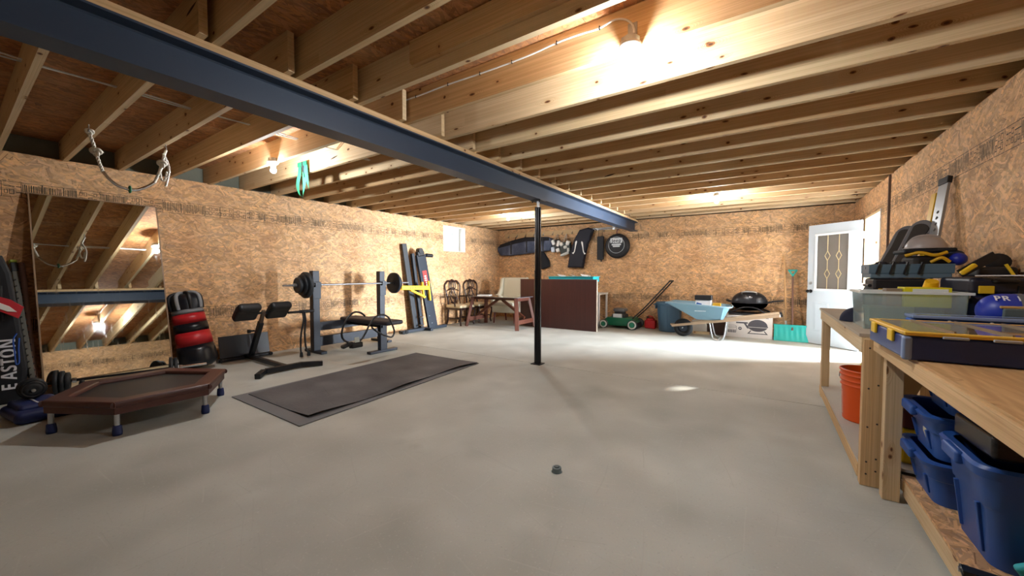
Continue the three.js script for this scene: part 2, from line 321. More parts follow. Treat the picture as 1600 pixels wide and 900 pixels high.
// ---- doorway and open door
{
  const f = struct('trim_1'), X = ROOM.xr, Z0 = DOOR.z0, Z1 = DOOR.z1, h = DOOR.h, mJ = mLumber[1];
  f.userData.label = 'pale wood door frame lining the doorway';
  const g = (b, a) => grain(b, a, 1 / 4.2, 3);
  part('jamb', g(box(.40, h - .001, .035, X + .19, h / 2, Z0 + .018), 1), mJ, f); part('jamb', g(box(.40, h - .001, .035, X + .19, h / 2, Z1 - .018), 1), mat(0xe6e4e2, .5), f);
  part('head', g(box(.40, .035, Z1 - Z0 - .072, X + .19, h - .018, (Z0 + Z1) / 2), 2), mJ, f);
  part('sill', box(.34, .025, Z1 - Z0 - .072, X + .2, .0125, (Z0 + Z1) / 2), mSteel, f);
  const t2 = struct('trim_2'); part('corner_strip', box(.02, 2.43, .03, X - .012, 1.216, -6.53), mat(0x5d4c46, .6), t2); t2.userData.label = 'narrow dark vertical strip covering a wall seam beside the doorway';
  // leaf, swung into the room
  const hz = Z0 + .03, hx = X - .04, d = struct('door_1'); d.position.set(hx, .012, hz); d.rotation.y = Math.atan2(.54, -.59);
  d.userData.label = 'white panel door with leaded glass standing open into the room';
  // local +x runs from the hinge to the free edge; local +z faces away from the camera
  const W = .81, H = 2.03, T = .044, m = mat(0xc2cdd6, .42), gx0 = .15, gx1 = W - .14, gy0 = .93, gy1 = 1.86;
  part('door_leaf', [extrude([[0, 0], [W, 0], [W, H], [0, H]], T, .002, [[[gx0, gy0], [gx0, gy1], [gx1, gy1], [gx1, gy0]]]).translate(0, 0, -T / 2)], m, d);
  const fr = []; for (const s of [-1, 1]) { const z = s * (T / 2 + .006), t = .035; fr.push(box(gx1 - gx0 + .05, t, .016, (gx0 + gx1) / 2, gy0, z, null, .005), box(gx1 - gx0 + .05, t, .016, (gx0 + gx1) / 2, gy1, z, null, .005), box(t, gy1 - gy0, .016, gx0, (gy0 + gy1) / 2, z, null, .005), box(t, gy1 - gy0, .016, gx1, (gy0 + gy1) / 2, z, null, .005)); }
  part('glass_frame', fr, mat(0xf2f5f7, .35), d);
  part('pane', box(gx1 - gx0 - .01, gy1 - gy0 - .01, .008, (gx0 + gx1) / 2, (gy0 + gy1) / 2, 0), new THREE.MeshPhysicalMaterial({ color: 0x9a938a, roughness: .5, transmission: .55, thickness: 0 }), d, 'grey textured glass');
  const came = []; for (const s of [-1, 1]) for (const k of [.33, .67]) {
    const cx = gx0 + (gx1 - gx0) * k, z = s * .008, P = (y) => [cx, y, z];
    const line = (a, b) => came.push(rod([a[0], a[1], z], [b[0], b[1], z], .005, .005, 6));
    line([cx, gy0], [cx, 1.12]); line([cx, 1.28], [cx, 1.42]); line([cx, 1.58], [cx, gy1]);
    for (const y of [1.12, 1.42]) { const w = .042; line([cx, y], [cx - w, y + .08]); line([cx - w, y + .08], [cx, y + .16]); line([cx, y + .16], [cx + w, y + .08]); line([cx + w, y + .08], [cx, y]); }
  }
  part('glass_came', came, mat(0xc9b68a, .3, .8), d, 'brass coloured lead lines');
  for (const s of [-1, 1]) for (const [a, b] of [[.12, .36], [.45, .69]]) part('panel', [box(b - a, .5, .008, (a + b) / 2, .47, s * (T / 2 + .001), null, .004), box(b - a - .05, .45, .014, (a + b) / 2, .47, s * (T / 2 + .001), null, .006)], m, d);
  part('knob', [rod([W - .06, .9, -T / 2 - .06], [W - .06, .9, T / 2 + .06], .012), rot(lathe([[0, .03], [.022, .026], [.028, .01], [.024, -.006], [.014, -.016], [0, -.018]]), Math.PI / 2).translate(W - .06, .9, T / 2 + .06), rot(lathe([[0, .03], [.022, .026], [.028, .01], [.024, -.006], [.014, -.016], [0, -.018]]), -Math.PI / 2).translate(W - .06, .9, -T / 2 - .06), rod([W - .06, .9, -T / 2 - .006], [W - .06, .9, T / 2 + .006], .03)], mat(0x1c1a1a, .35, .5), d, 'dark knob');
  part('deadbolt', rod([W - .06, 1.04, -T / 2 - .014], [W - .06, 1.04, T / 2 + .014], .026), mChrome, d, 'chrome deadbolt');
  for (const y of [.25, 1.0, 1.8]) part('hinge', [box(.03, .1, .05, -.012, y, 0), rod([-.015, y - .05, -.02], [-.015, y + .05, -.02], .007)], mWhite, d);
}
// ---- outdoors, by the door
{
  const g = struct('ground_outside'); part('paving', box(16, .1, 40, 9.65, -.06, -18), mat(0xb9b6ae, .9), g); g.userData.label = 'pale paving outside the open door';
  // board fence beyond the door, with gaps that let slivers of sun through
  const f = struct('fence_outside'), X = 4.6, thru = (px, py) => { const p = onY(px, py), t = (X - p.x) / SUN.x; return [p.z + SUN.z * t, p.y + SUN.y * t]; };
  const gaps = [[[1046, 607.5], [1062, 602.5], [1101, 609], [1084, 614]], [[996, 612], [1003, 610], [1014, 611], [1007, 613]], [[1038, 617], [1046, 614.5], [1060, 616], [1052, 618.5]]].map((q) => q.map(([a, b]) => thru(a, b)));
  part('boards', extrude([[-16, -.1], [-1, -.1], [-1, 5], [-16, 5]], .03, 0, gaps).applyMatrix4(new THREE.Matrix4().makeBasis(V(0, 0, 1), V(0, 1, 0), V(-1, 0, 0)).setPosition(X, 0, 0)), mat(0x9a8a74, .9), f); f.userData.label = 'tall board fence outside the open door';
}

// ================================================================ LAMPS, CABLES, THINGS ON THE CEILING
function lamp(x, z, label, cableUp) {
  const l = thing('ceiling_lamp', label, 'lamp', [x, JB, z], 0, undefined);
  part('junction_box', [rod([0, .0, 0], [0, .035, 0], .05, .05, 8), box(.05, .14, .012, 0, .07, -.044)], mat(0x9b9d9c, .45, .7), l);
  part('lamp_holder', lathe([[0, -.055], [.026, -.055], [.028, -.035], [.05, -.02], [.058, -.005], [.058, .002], [0, .002]]), mat(0xe8e6e0, .3), l, 'white lamp holder');
  const b = part('bulb', lathe([[0, -.125], [.013, -.123], [.024, -.114], [.030, -.1], [.030, -.088], [.024, -.07], [.015, -.058], [.013, -.05], [0, -.05]]), new THREE.MeshPhysicalMaterial({ color: 0xffffff, roughness: .4, emissive: new THREE.Color(.96, .98, 1), emissiveIntensity: 14 }), l, 'lit white bulb');
  const p = new THREE.PointLight(new THREE.Color(.95, .98, 1), BULB_POWER, 0, 2); p.position.set(0, -.095, 0); p.castShadow = true; p.shadow.radius = 1.5; l.add(p);
  return l;
}
lamp(-.63, -2.075, 'bare bulb in a white holder fed by the white cable along a joist');
lamp(-4.47, -2.03, 'bare bulb lit between the hanging trapeze and the green straps');
lamp(-.67, -6.72, 'bare bulb high in front of the open white door');
lamp(-4.42, -6.47, 'bare bulb lit over the trestle table and carved chairs');
// power cable to the first lamp, stapled along a joist
{
  const pts = [[991, 52], [990, 42], [984, 34], [975, 30], [960, 31], [937, 44], [905, 54], [870, 67], [835, 83], [800, 97], [750, 115], [700, 132], [650, 151], [600, 167], [560, 178]].map(([a, b]) => { const p = onZ(a, b, -2.108); return [p.x, Math.min(p.y, 2.65), p.z]; });
  const c = thing('power_cable', 'white cable stapled along a joist to the bare bulb beside the beam', 'cable');
  part('sheath', tube(pts, .0055, 120, 8), mWhitePlastic, c);
  for (const k of [5, 7, 9, 10, 11, 12]) part('staple', box(.006, .022, .008, pts[k][0], pts[k][1], pts[k][2] + .002), mat(0x3b3b3b, .5, .4), c);
  const x0 = onY(0, 85, 2.58).x;
  for (const [i, dx] of [0, .028].entries()) {
    const q = []; for (let z = 1.5; z > -8.4; z -= .215) q.push([x0 + dx + Math.sin(z * 3 + i) * .008, 2.58 + Math.sin(z * 7.3 + i * 2) * .006, z]);
    const d = thing('power_cable', i ? 'white cable through the left joists, the one nearer the steel beam' : 'white cable through the left joists, the one farther from the steel beam', 'cable', [0, 0, 0], 0, 'cables through the joists');
    part('sheath', tube(q, .0055, 160, 6), mWhitePlastic, d);
  }
}
// trapeze: bent tube on two ropes
{
  const A = [-4.617, 2.43, -.70], B = [-4.72, 2.43, -1.205];
  const g = thing('trapeze_bar', 'bent steel trapeze bar on knotted white ropes hanging from ceiling hooks', 'trapeze');
  const P = (px, py) => { const p = onX(px, py, -4.67); return [-4.67, p.y, p.z]; };
  for (const h of [A, B]) part('hook', tube([[h[0], 2.428, h[2]], [h[0], 2.40, h[2]], [h[0] + .014, 2.385, h[2]], [h[0], 2.368, h[2]], [h[0] - .014, 2.38, h[2]]], .004, 24, 6), mSteel, g);
  const barPts = [[161, 268], [170, 279], [181, 288], [192, 293], [202, 296], [213, 297], [224, 294], [233, 290], [241, 285]].map(([a, b]) => P(a, b));
  part('bent_bar', tube(barPts, .012, 50, 12), mChrome, g);
  part('grip_ring', rot(new THREE.TorusGeometry(.018, .009, 8, 18), 0, 0, 0).scale(1, 1.25, 1).translate(...P(203, 296)), mat(0x17603c, .5), g, 'green ring');
  const strand = (pts, r) => { const cv = new THREE.CatmullRomCurve3(pts.map((p) => V(...p))), out = []; for (let s = 0; s < 3; s++) { const q = []; for (let i = 0; i <= 60; i++) { const t = i / 60, c = cv.getPoint(t), a = t * cv.getLength() * 95 + s * 2.094; q.push([c.x + Math.cos(a) * r * .55, c.y + Math.sin(a * .3) * .001, c.z + Math.sin(a) * r * .55]); } out.push(tube(q, r * .62, 90, 6)); } return out; };
  const ropeL = [[A[0], 2.37, A[2]], P(139, 207), P(146, 225), P(150, 240), P(156, 256), P(161, 269)];
  const ropeR = [[B[0], 2.37, B[2]], P(256, 245), P(252, 262), P(246, 276), P(241, 286)], tail = [P(255, 240), P(264, 262), P(262, 280), P(259, 291)], tail2 = [P(254, 250), P(250, 268), P(254, 282), P(257, 282), P(261, 268)];
  part('rope', strand(ropeL, .011), mRope, g); part('rope', [...strand(ropeR, .011), ...strand(tail, .009), ...strand(tail2, .009)], mRope, g);
  const knot = (c, s) => { const k = new THREE.TorusKnotGeometry(.016 * s, .009 * s, 50, 7, 2, 3); return rot(k, .5, .9, 0).translate(...c); };
  part('knot', [knot(P(150, 237), 1.3), rod(P(152, 238), P(162, 238), .008, .007)], mRope, g); part('knot', knot(P(253, 256), 1.25), mRope, g); part('knot', knot(P(140, 206), 1), mRope, g);
}
// straps over a joist
{
  const z = -.755 - STEP * 4 + .01;
  const ribbon = (pts, w, axis) => { const cv = new THREE.CatmullRomCurve3(pts.map((p) => V(...p))), n = 36, g = new THREE.BufferGeometry(), P = [], I = [], U = []; for (let i = 0; i <= n; i++) { const c = cv.getPoint(i / n), tw = Math.sin(i / n * 5) * .5; const d = V(...axis).applyAxisAngle(V(0, 1, 0), tw).multiplyScalar(w / 2); for (const [s, o] of [[-1, 0], [1, 0], [1, .002], [-1, .002]]) { P.push(c.x + d.x * s + o * .5, c.y + d.y * s, c.z + d.z * s + o); U.push(i / n, s); } if (i < n) for (let k = 0; k < 4; k++) { const a = i * 4 + k, b = i * 4 + (k + 1) % 4; I.push(a, b, a + 4, b, b + 4, a + 4); } } g.setAttribute('position', new THREE.Float32BufferAttribute(P, 3)); g.setAttribute('uv', new THREE.Float32BufferAttribute(U, 2)); g.setIndex(I); g.computeVertexNormals(); return g; };
  const x = -4.66, top = 2.42;
  const s = thing('lifting_strap', 'green webbing straps looped over a ceiling joist beside the bare bulb', 'strap');
  part('strap', ribbon([[x - .05, top + .13, -2.44], [x - .055, top, -2.435], [x - .09, 2.28, -2.43], [x - .06, 2.17, -2.435], [x - .0, 2.14, -2.44]], .045, [1, 0, 0]), mat(0x1f7d55, .7), s);
  part('strap', ribbon([[x + .05, top + .13, -2.44], [x + .055, top, -2.435], [x + .06, 2.28, -2.43], [x + .03, 2.18, -2.432], [x + .0, 2.12, -2.44]], .045, [1, 0, 0]), mat(0x2a8d62, .7), s);
  part('strap', ribbon([[x + .085, top + .13, -2.44], [x + .09, top, -2.437], [x + .13, 2.28, -2.435], [x + .15, 2.2, -2.437]], .045, [1, 0, 0]), mat(0x2a8d62, .7), s);
  part('wrap', box(.2, .05, .006, x + .01, JB + .1, -2.432), mat(0x1f7d55, .7), s);
  part('buckle_strap', ribbon([[x + .02, top + .13, -2.43], [x + .05, top + .02, -2.428], [x + .06, 2.36, -2.428]], .03, [1, 0, 0]), mat(0x20272b, .7), s, 'dark strap');
}

// ================================================================ ALONG THE LEFT WALL
// big mirror leaning on the wall
{
  const g = thing('wall_mirror', 'tall frameless mirror leaning against the strand board wall', 'mirror');
  const th = 11.5 * Math.PI / 180, ps = -1.5 * Math.PI / 180, n = V(Math.cos(th) * Math.cos(ps), Math.sin(th), Math.cos(th) * Math.sin(ps)), ex = V(Math.sin(ps), 0, -Math.cos(ps)), ey = n.clone().cross(ex);
  const W = .99, H = 1.955, M = new THREE.Matrix4().makeBasis(ex, ey, n).setPosition(V(-6.322, 2.04, -1.008).addScaledVector(ey, -H / 2));
  const smear = canvasTex(512, 1024, (x, w, h) => { x.fillStyle = 'rgb(4,4,4)'; x.fillRect(0, 0, w, h); for (let i = 0; i < 260; i++) { const px = rr(0, w), py = rr(h * .3, h), L = rr(20, 130); x.strokeStyle = rgb(44, 44, 44, rr(.04, .25)); x.lineWidth = rr(1, 7); x.beginPath(); x.moveTo(px, py); x.quadraticCurveTo(px + rr(-14, 14), py + L / 2, px + rr(-8, 8), py + L); x.stroke(); } for (let i = 0; i < 1200; i++) { x.fillStyle = rgb(60, 60, 60, .2); x.fillRect(rr(0, w), rr(0, h), 1.5, 1.5); } }, false);
  const face = new THREE.PlaneGeometry(W - .006, H - .006).translate(0, 0, .0035);
  part('backing', box(W, H, .006).applyMatrix4(M), mat(0x3a2a20, .7), g);
  part('glass', face.applyMatrix4(M), new THREE.MeshPhysicalMaterial({ color: 0xdfe6e4, metalness: 1, roughness: 1, roughnessMap: smear }), g, 'smeared silver mirror glass');
  part('edge_strip', [box(.012, H, .012, -W / 2, 0, .002), box(.012, H, .012, W / 2, 0, .002), box(W, .01, .012, 0, H / 2, .002)].map((b) => b.applyMatrix4(M)), mat(0x8a6d50, .5), g);
  const b = thing('wood_block', 'short lumber offcut under the foot of the leaning mirror', 'block', [-5.955, 0, -1.04], 0);
  part('offcut', grain(box(.12, .118, .9, 0, .059, 0), 2, 1 / 4.2, 3), mStud, b);
}
// folding punching bag
{
  const g = thing('punching_bag', 'black and red striped punching bag leaning by the mirror', 'punching bag', [-5.98, 0, -1.79]);
  const lean = new THREE.Matrix4().makeRotationFromEuler(new THREE.Euler(.11, 0, .15)); lean.setPosition(0, .035, 0);
  const ring = (a, b, r0, r1, m, n) => part(n, lathe([[0, a], [r0, a], [(r0 + r1) / 2 + .003, (a + b) / 2], [r1, b], [0, b]], 30).applyMatrix4(lean), m, g);
  const vin = mat(0x10141c, .28), red = mat(0xb81d25, .4);
  part('base', lathe([[0, 0], [.13, 0], [.185, .03], [.2, .09], [.195, .2], [.185, .28], [0, .28]], 30).applyMatrix4(lean), vin, g, 'black vinyl');
  ring(.28, .45, .185, .175, red, 'red_band'); ring(.45, .56, .175, .168, vin, 'black_band'); ring(.56, .68, .168, .16, red, 'red_band'); ring(.68, .735, .161, .157, mat(0x7d7f82, .4), 'grey_tape');
  part('top', lathe([[.157, .735], [.155, .85], [.14, .91], [.09, .935], [0, .935]], 30).applyMatrix4(lean), vin, g);
  for (let k = 0; k < 8; k++) { const a = k / 8 * 6.283, m = new THREE.Matrix4().makeRotationY(a), s = tube([[.158, .74, 0], [.164, .82, 0], [.152, .91, 0], [.1, .945, 0], [.02, .95, 0]], .02, 20, 8).scale(1, 1, 1); part('strap', s.applyMatrix4(m).applyMatrix4(lean), k % 2 ? mat(0x8b8d90, .6) : mBlack, g); }
}
// trampoline: six-sided, vinyl pad
{
  const g = thing('mini_trampoline', 'six-sided mini trampoline with a brown vinyl rim on short legs', 'trampoline', [-4.50, 0, -.965]);
  const R1 = .575, R0 = .46, hx = (r, k) => [Math.cos((k + .5) * Math.PI / 3) * r, Math.sin((k + .5) * Math.PI / 3) * r];
  const y = .235, vin = new THREE.MeshPhysicalMaterial({ map: noiseTex(512, 512, [74, 40, 34], 5000, 14, 60), roughness: .42 });
  for (let k = 0; k < 6; k++) {
    // each pad section: a soft trapezoid between two corners
    const s = extrude([hx(R1, k), hx(R1, k + 1), hx(R0, k + 1), hx(R0, k)].map(([a, b]) => [a, b]), .05, .018); rot(s, Math.PI / 2).translate(0, y + .025, 0);
    part('rim_pad', grain(s, 0, 2, 2), vin, g, 'brown vinyl padding');
  }
  part('rim_skirt', (() => { const out = []; for (let k = 0; k < 6; k++) { const a = hx(R1 - .006, k), b = hx(R1 - .006, k + 1); out.push(bar([a[0], y - .035, a[1]], [b[0], y - .035, b[1]], .012, .075)); } return out; })(), vin, g);
  part('mat', rot(extrude(Array.from({ length: 6 }, (_, k) => hx(R0 + .02, k)), .01, 0), Math.PI / 2).translate(0, y - .004, 0), mat(0x14181b, .5), g, 'black jumping mat');
  part('frame', Array.from({ length: 6 }, (_, k) => { const a = hx(.54, k), b = hx(.54, k + 1); return rod([a[0], y - .03, a[1]], [b[0], y - .03, b[1]], .016); }), mSteel, g);
  for (let k = 0; k < 6; k++) { const a = hx(.54, k); const l = part('leg', rod([a[0], .02, a[1]], [a[0], y - .03, a[1]], .017), mSteel, g); part('foot', lathe([[0, 0], [.028, 0], [.03, .02], [.026, .07], [.02, .075], [0, .075]], 14).translate(a[0], 0, a[1]), mat(0x18295e, .6), l, 'dark blue rubber foot'); }
}
// weights on the floor behind the trampoline
function plate(r, t) { return lathe([[.014, -t / 2], [.03, -t / 2 - .004], [.045, -t / 2 - .004], [.05, -t / 2 + .004], [r * .82, -t / 2 + .004], [r * .86, -t / 2], [r, -t / 2 + .004], [r, t / 2 - .004], [r * .86, t / 2], [r * .82, t / 2 - .004], [.05, t / 2 - .004], [.045, t / 2 + .004], [.03, t / 2 + .004], [.014, t / 2], [.014, -t / 2]], 30); }
{
  const A = onY(48, 603, .127), B = onY(306, 570, .127), d = B.clone().sub(A).normalize(), q = new THREE.Quaternion().setFromUnitVectors(V(0, 1, 0), d);
  const g = thing('floor_barbell', 'loaded barbell lying on the floor between the mirror and the trampoline', 'barbell');
  const at = (t) => A.clone().addScaledVector(d, t), L = A.distanceTo(B);
  part('bar', [rod(at(-.02).toArray(), at(L + .06).toArray(), .013, .013, 12)], mat(0x2a2a2c, .35, .8), g); 
  for (const [t, r] of [[.16, .125], [.2, .11], [.235, .09], [L - .22, .125], [L - .18, .115]]) { const p = part('weight_plate', plate(r, .034).applyQuaternion(q).translate(...at(t).toArray()), mat(0x191b1f, .55), g); if (t > 1) { for (let k = 0; k < 3; k++) { const a = k * 2.094 + .4, u = V(Math.cos(a), 0, Math.sin(a)).multiplyScalar(r * .62).applyQuaternion(q); part('grip_rim', rot(new THREE.TorusGeometry(.026, .006, 6, 16).scale(1, .7, 1), Math.PI / 2).applyQuaternion(q).translate(...at(t + .019).add(u).toArray()), mat(0xc9ccd0, .4), p, 'pale grip opening'); } } }
  for (const t of [.265, L - .15]) part('collar', rod(at(t).toArray(), at(t + .03).toArray(), .026, .026, 16), mChrome, g);
  part('end_sleeve', rod(at(L - .12).toArray(), at(L + .1).toArray(), .0145), mChrome, g, 'bright steel end');
  const c = thing('curl_bar', 'short chrome curl bar lying behind the trampoline', 'bar');
  part('bar', tube([[-5.17, .121, -.66], [-5.17, .12, -.70], [-5.13, .15, -.8], [-5.15, .12, -.9], [-5.11, .15, -1.0], [-5.14, .118, -1.14], [-5.14, .118, -1.3]], .012, 60, 10), mChrome, c);
  part('weight_plate', rot(plate(.12, .03), Math.PI / 2).translate(-5.17, .121, -.68), mat(0x191b1f, .55), c); part('weight_plate', rot(plate(.118, .03), Math.PI / 2).translate(-5.14, .118, -1.3), mat(0x191b1f, .55), c);
}
// stick bag with lettering, sticks, blue bag
{
  const g = thing('stick_bag', 'tall black hockey stick bag with white lettering in the corner by the mirror', 'bag', [-5.92, 0, -.30], -.1);
  const s = extrude([[-.19, 0], [.08, 0], [.1, .3], [.08, .6], [.03, 1.2], [-.01, 1.34], [-.19, 1.36], [-.23, 1.2], [-.24, .4]], .16, .03);
  rot(s, 0, Math.PI / 2).translate(-.08, .0, 0); part('bag_body', s.translate(0, .012, 0), mat(0x0f1118, .7), g);
  part('lettering', rot(new THREE.PlaneGeometry(.62, .11), 0, Math.PI / 2).rotateX(Math.PI / 2).translate(.083, .43, -.02), label(.62, .11, 512, (x, w, h) => { x.clearRect(0, 0, w, h); x.fillStyle = '#e8eaf0'; x.font = 'bold 104px sans-serif'; x.textAlign = 'left'; x.textBaseline = 'middle'; x.save(); x.scale(.95, 1); x.fillText('E ASTON', 4, h / 2 + 4); x.restore(); }), g, 'white capital letters');
  part('handle', tube([[.085, .78, -.0], [.12, .9, .0], [.12, 1.0, 0], [.085, 1.1, 0]], .012, 24, 8), mat(0x0d0e12, .7), g);
  const j = thing('jersey', 'red and white cloth hanging over the black stick bag', 'cloth');
  const cloth = (pts, t) => { const e = extrude(pts, t, .004); return rot(e, 0, Math.PI / 2).translate(-5.79, 0, 0); };
  part('red_cloth', cloth([[.06, 1.06], [.20, 1.04], [.34, .97], [.41, .9], [.38, .8], [.30, .86], [.2, .93], [.06, .98]].map(([a, b]) => [a, b]), .02), mat(0xb3222c, .8), j);
  part('white_stripe', cloth([[.06, 1.04], [.2, 1.0], [.33, .91], [.37, .86], [.32, .87], [.2, .95], [.06, 1.0]], .028), mat(0xe0dbd6, .8), j);
  const h = thing('helmet_shell', 'round white shell beside the black stick bag', 'shell', [-5.64, .62, -.07]); part('shell', new THREE.SphereGeometry(.2, 28, 20).scale(.6, 1.35, .8), mat(0xe7e8ea, .4), h);
  const st = thing('stool', 'dark box carrying the round white shell', 'box', [-5.64, 0, -.07]); part('box_body', box(.3, .34, .3, 0, .172, 0, null, .01), mat(0x14161b, .7), st);
  const k = thing('taped_stick', 'hockey stick wrapped in striped tape beside the bag', 'stick');
  const a = [-5.86, .02, -.462], b = onX(20, 411, -6.318).toArray(), A = V(...a), B = V(...b);
  part('shaft', bar(a, b, .036, .05, .006), mat(0x5a5850, .7), k);
  for (let i = 0; i < 17; i++) { const p = A.clone().lerp(B, .1 + i * .047), q = A.clone().lerp(B, .112 + i * .047); part('tape', bar([p.x, p.y, p.z + .006], [q.x, q.y, q.z - .006], .039, .053), mat(0x121214, .8), k); }
  const gr = A.clone().lerp(B, .93); part('grip', bar(gr.toArray(), [B.x, B.y + .0, B.z], .044, .058, .008), mBlack, k); part('end_cap', bar(B.toArray(), B.clone().lerp(A, -.02).toArray(), .046, .06, .006), mat(0x9aa83a, .6), k, 'yellow-green cap');
  part('cord', tube([[26, 521], [21, 530], [23, 550], [26, 570], [29, 568], [29, 545], [30, 528]].map(([u, v]) => onX(u, v, -5.76).toArray()), .006, 60, 6), mat(0x2a56b0, .7), k, 'blue cord');
  const w = thing('wooden_pole', 'plain brown wooden pole leaning on the wall beside the mirror', 'pole'); part('shaft', rod([-5.93, .012, -.478], onX(33, 411, -6.318).toArray(), .021, .024, 14), mat(0x6a4838, .6), w);
  const bb = thing('blue_duffel', 'flat dark blue bag on the floor below the black stick bag', 'bag', [-5.14, 0, -.42], .12);
  part('bag_body', [box(.46, .1, .34, 0, .051, 0, null, .045), box(.34, .07, .26, -.04, .1, 0, null, .03)], mat(0x16255a, .55), bb); part('zip', box(.26, .004, .012, -.04, .137, .02), mat(0xc3c9d2, .4), bb);
  const bx = thing('dumbbell_set', 'stack of small black dumbbell plates on the blue bag', 'dumbbell', [-5.23, .137, -.40]); part('plates', [0, 1, 2, 3].map((i) => rot(plate([.07, .085, .085, .07][i], .03), 0, 0, Math.PI / 2).translate(-.1 + i * .045, .086, 0)), mat(0x17191d, .5), bx); part('grip', rod([-.14, .086, 0], [.09, .086, 0], .013), mChrome, bx);
  const tb = thing('tan_bin', 'tan plastic bin standing beside the trampoline', 'bin', [-4.60, 0, -.01]);
  part('bin_body', lathe([[0, 0], [.125, 0], [.13, .01], [.158, .33], [.172, .335], [.174, .36], [.158, .362], [.152, .34], [.124, .02], [0, .015]], 32), mat(0xa8937c, .55), tb);
}
// back-extension bench
{
  const g = thing('back_extension_bench', 'black back extension bench with two thigh pads facing the wall', 'exercise bench'), m = mat(0x15181f, .42, .25);
  part('front_foot', [bar([-4.97, .045, -2.12], [-4.97, .045, -2.55], .06, .06, .006), bar([-4.97, .045, -2.1], [-4.83, .032, -1.97], .06, .06, .006), bar([-4.97, .045, -2.53], [-4.86, .032, -2.76], .06, .06, .006)], m, g);
  part('base_tube', bar([-4.97, .05, -2.35], [-6.16, .05, -2.37], .06, .05, .006), m, g);
  part('foot_plate', [box(.02, .30, .62, -6.17, .2, -2.37, [0, 0, .16], .004), box(.08, .04, .68, -6.15, .03, -2.37, null, .008)], mat(0x11141c, .35), g);
  for (const z of [-2.06, -2.68]) part('caster', rot(new THREE.TorusGeometry(.014, .012, 8, 14), 0, Math.PI / 2).translate(-6.1, .03, z), mRubber, g);
  part('post', bar([-5.98, .06, -2.37], [-5.66, .56, -2.37], .055, .07, .006), m, g);
  part('slider', bar([-5.74, .43, -2.37], [-5.57, .72, -2.37], .04, .045, .004), mat(0x6a5a50, .4, .5), g, 'worn metal slider');
  part('knob', [rod([-5.76, .44, -2.33], [-5.76, .44, -2.27], .012), rod([-5.76, .44, -2.28], [-5.76, .44, -2.25], .024)], mBlack, g);
  for (const z of [-2.17, -2.55]) part('thigh_pad', [box(.17, .11, .27, -5.52, .76, z, [0, 0, .5], .045), box(.2, .1, .27, -5.6, .69, z, [0, 0, .75], .035)], mat(0x14161b, .5), g);
  part('pad_bracket', bar([-5.6, .69, -2.08], [-5.6, .69, -2.64], .05, .03), m, g);
  part('handle_bar', [rod([-5.53, .67, -2.66], [-5.53, .67, -3.02], .017), rod([-5.53, .67, -2.82], [-5.53, .67, -3.02], .024)], mBlack, g);
  const s = thing('resistance_band', 'black resistance straps hanging from the handle beside the bench', 'strap');
  for (const o of [-.012, .014]) part('strap', tube([[-5.53 + .026, .672, -2.86 + o], [-5.5, .55, -2.87 + o], [-5.51, .35, -2.85 + o * 2], [-5.52, .14, -2.86 + o * 3], [-5.5, .06, -2.87 + o * 4]], .013, 40, 8), mBlack, s);
  for (const o of [-.05, .055]) part('grip', [rod([-5.5, .026, -2.87 + o], [-5.5, .09, -2.87 + o], .024, .018)], mRubber, s);
}
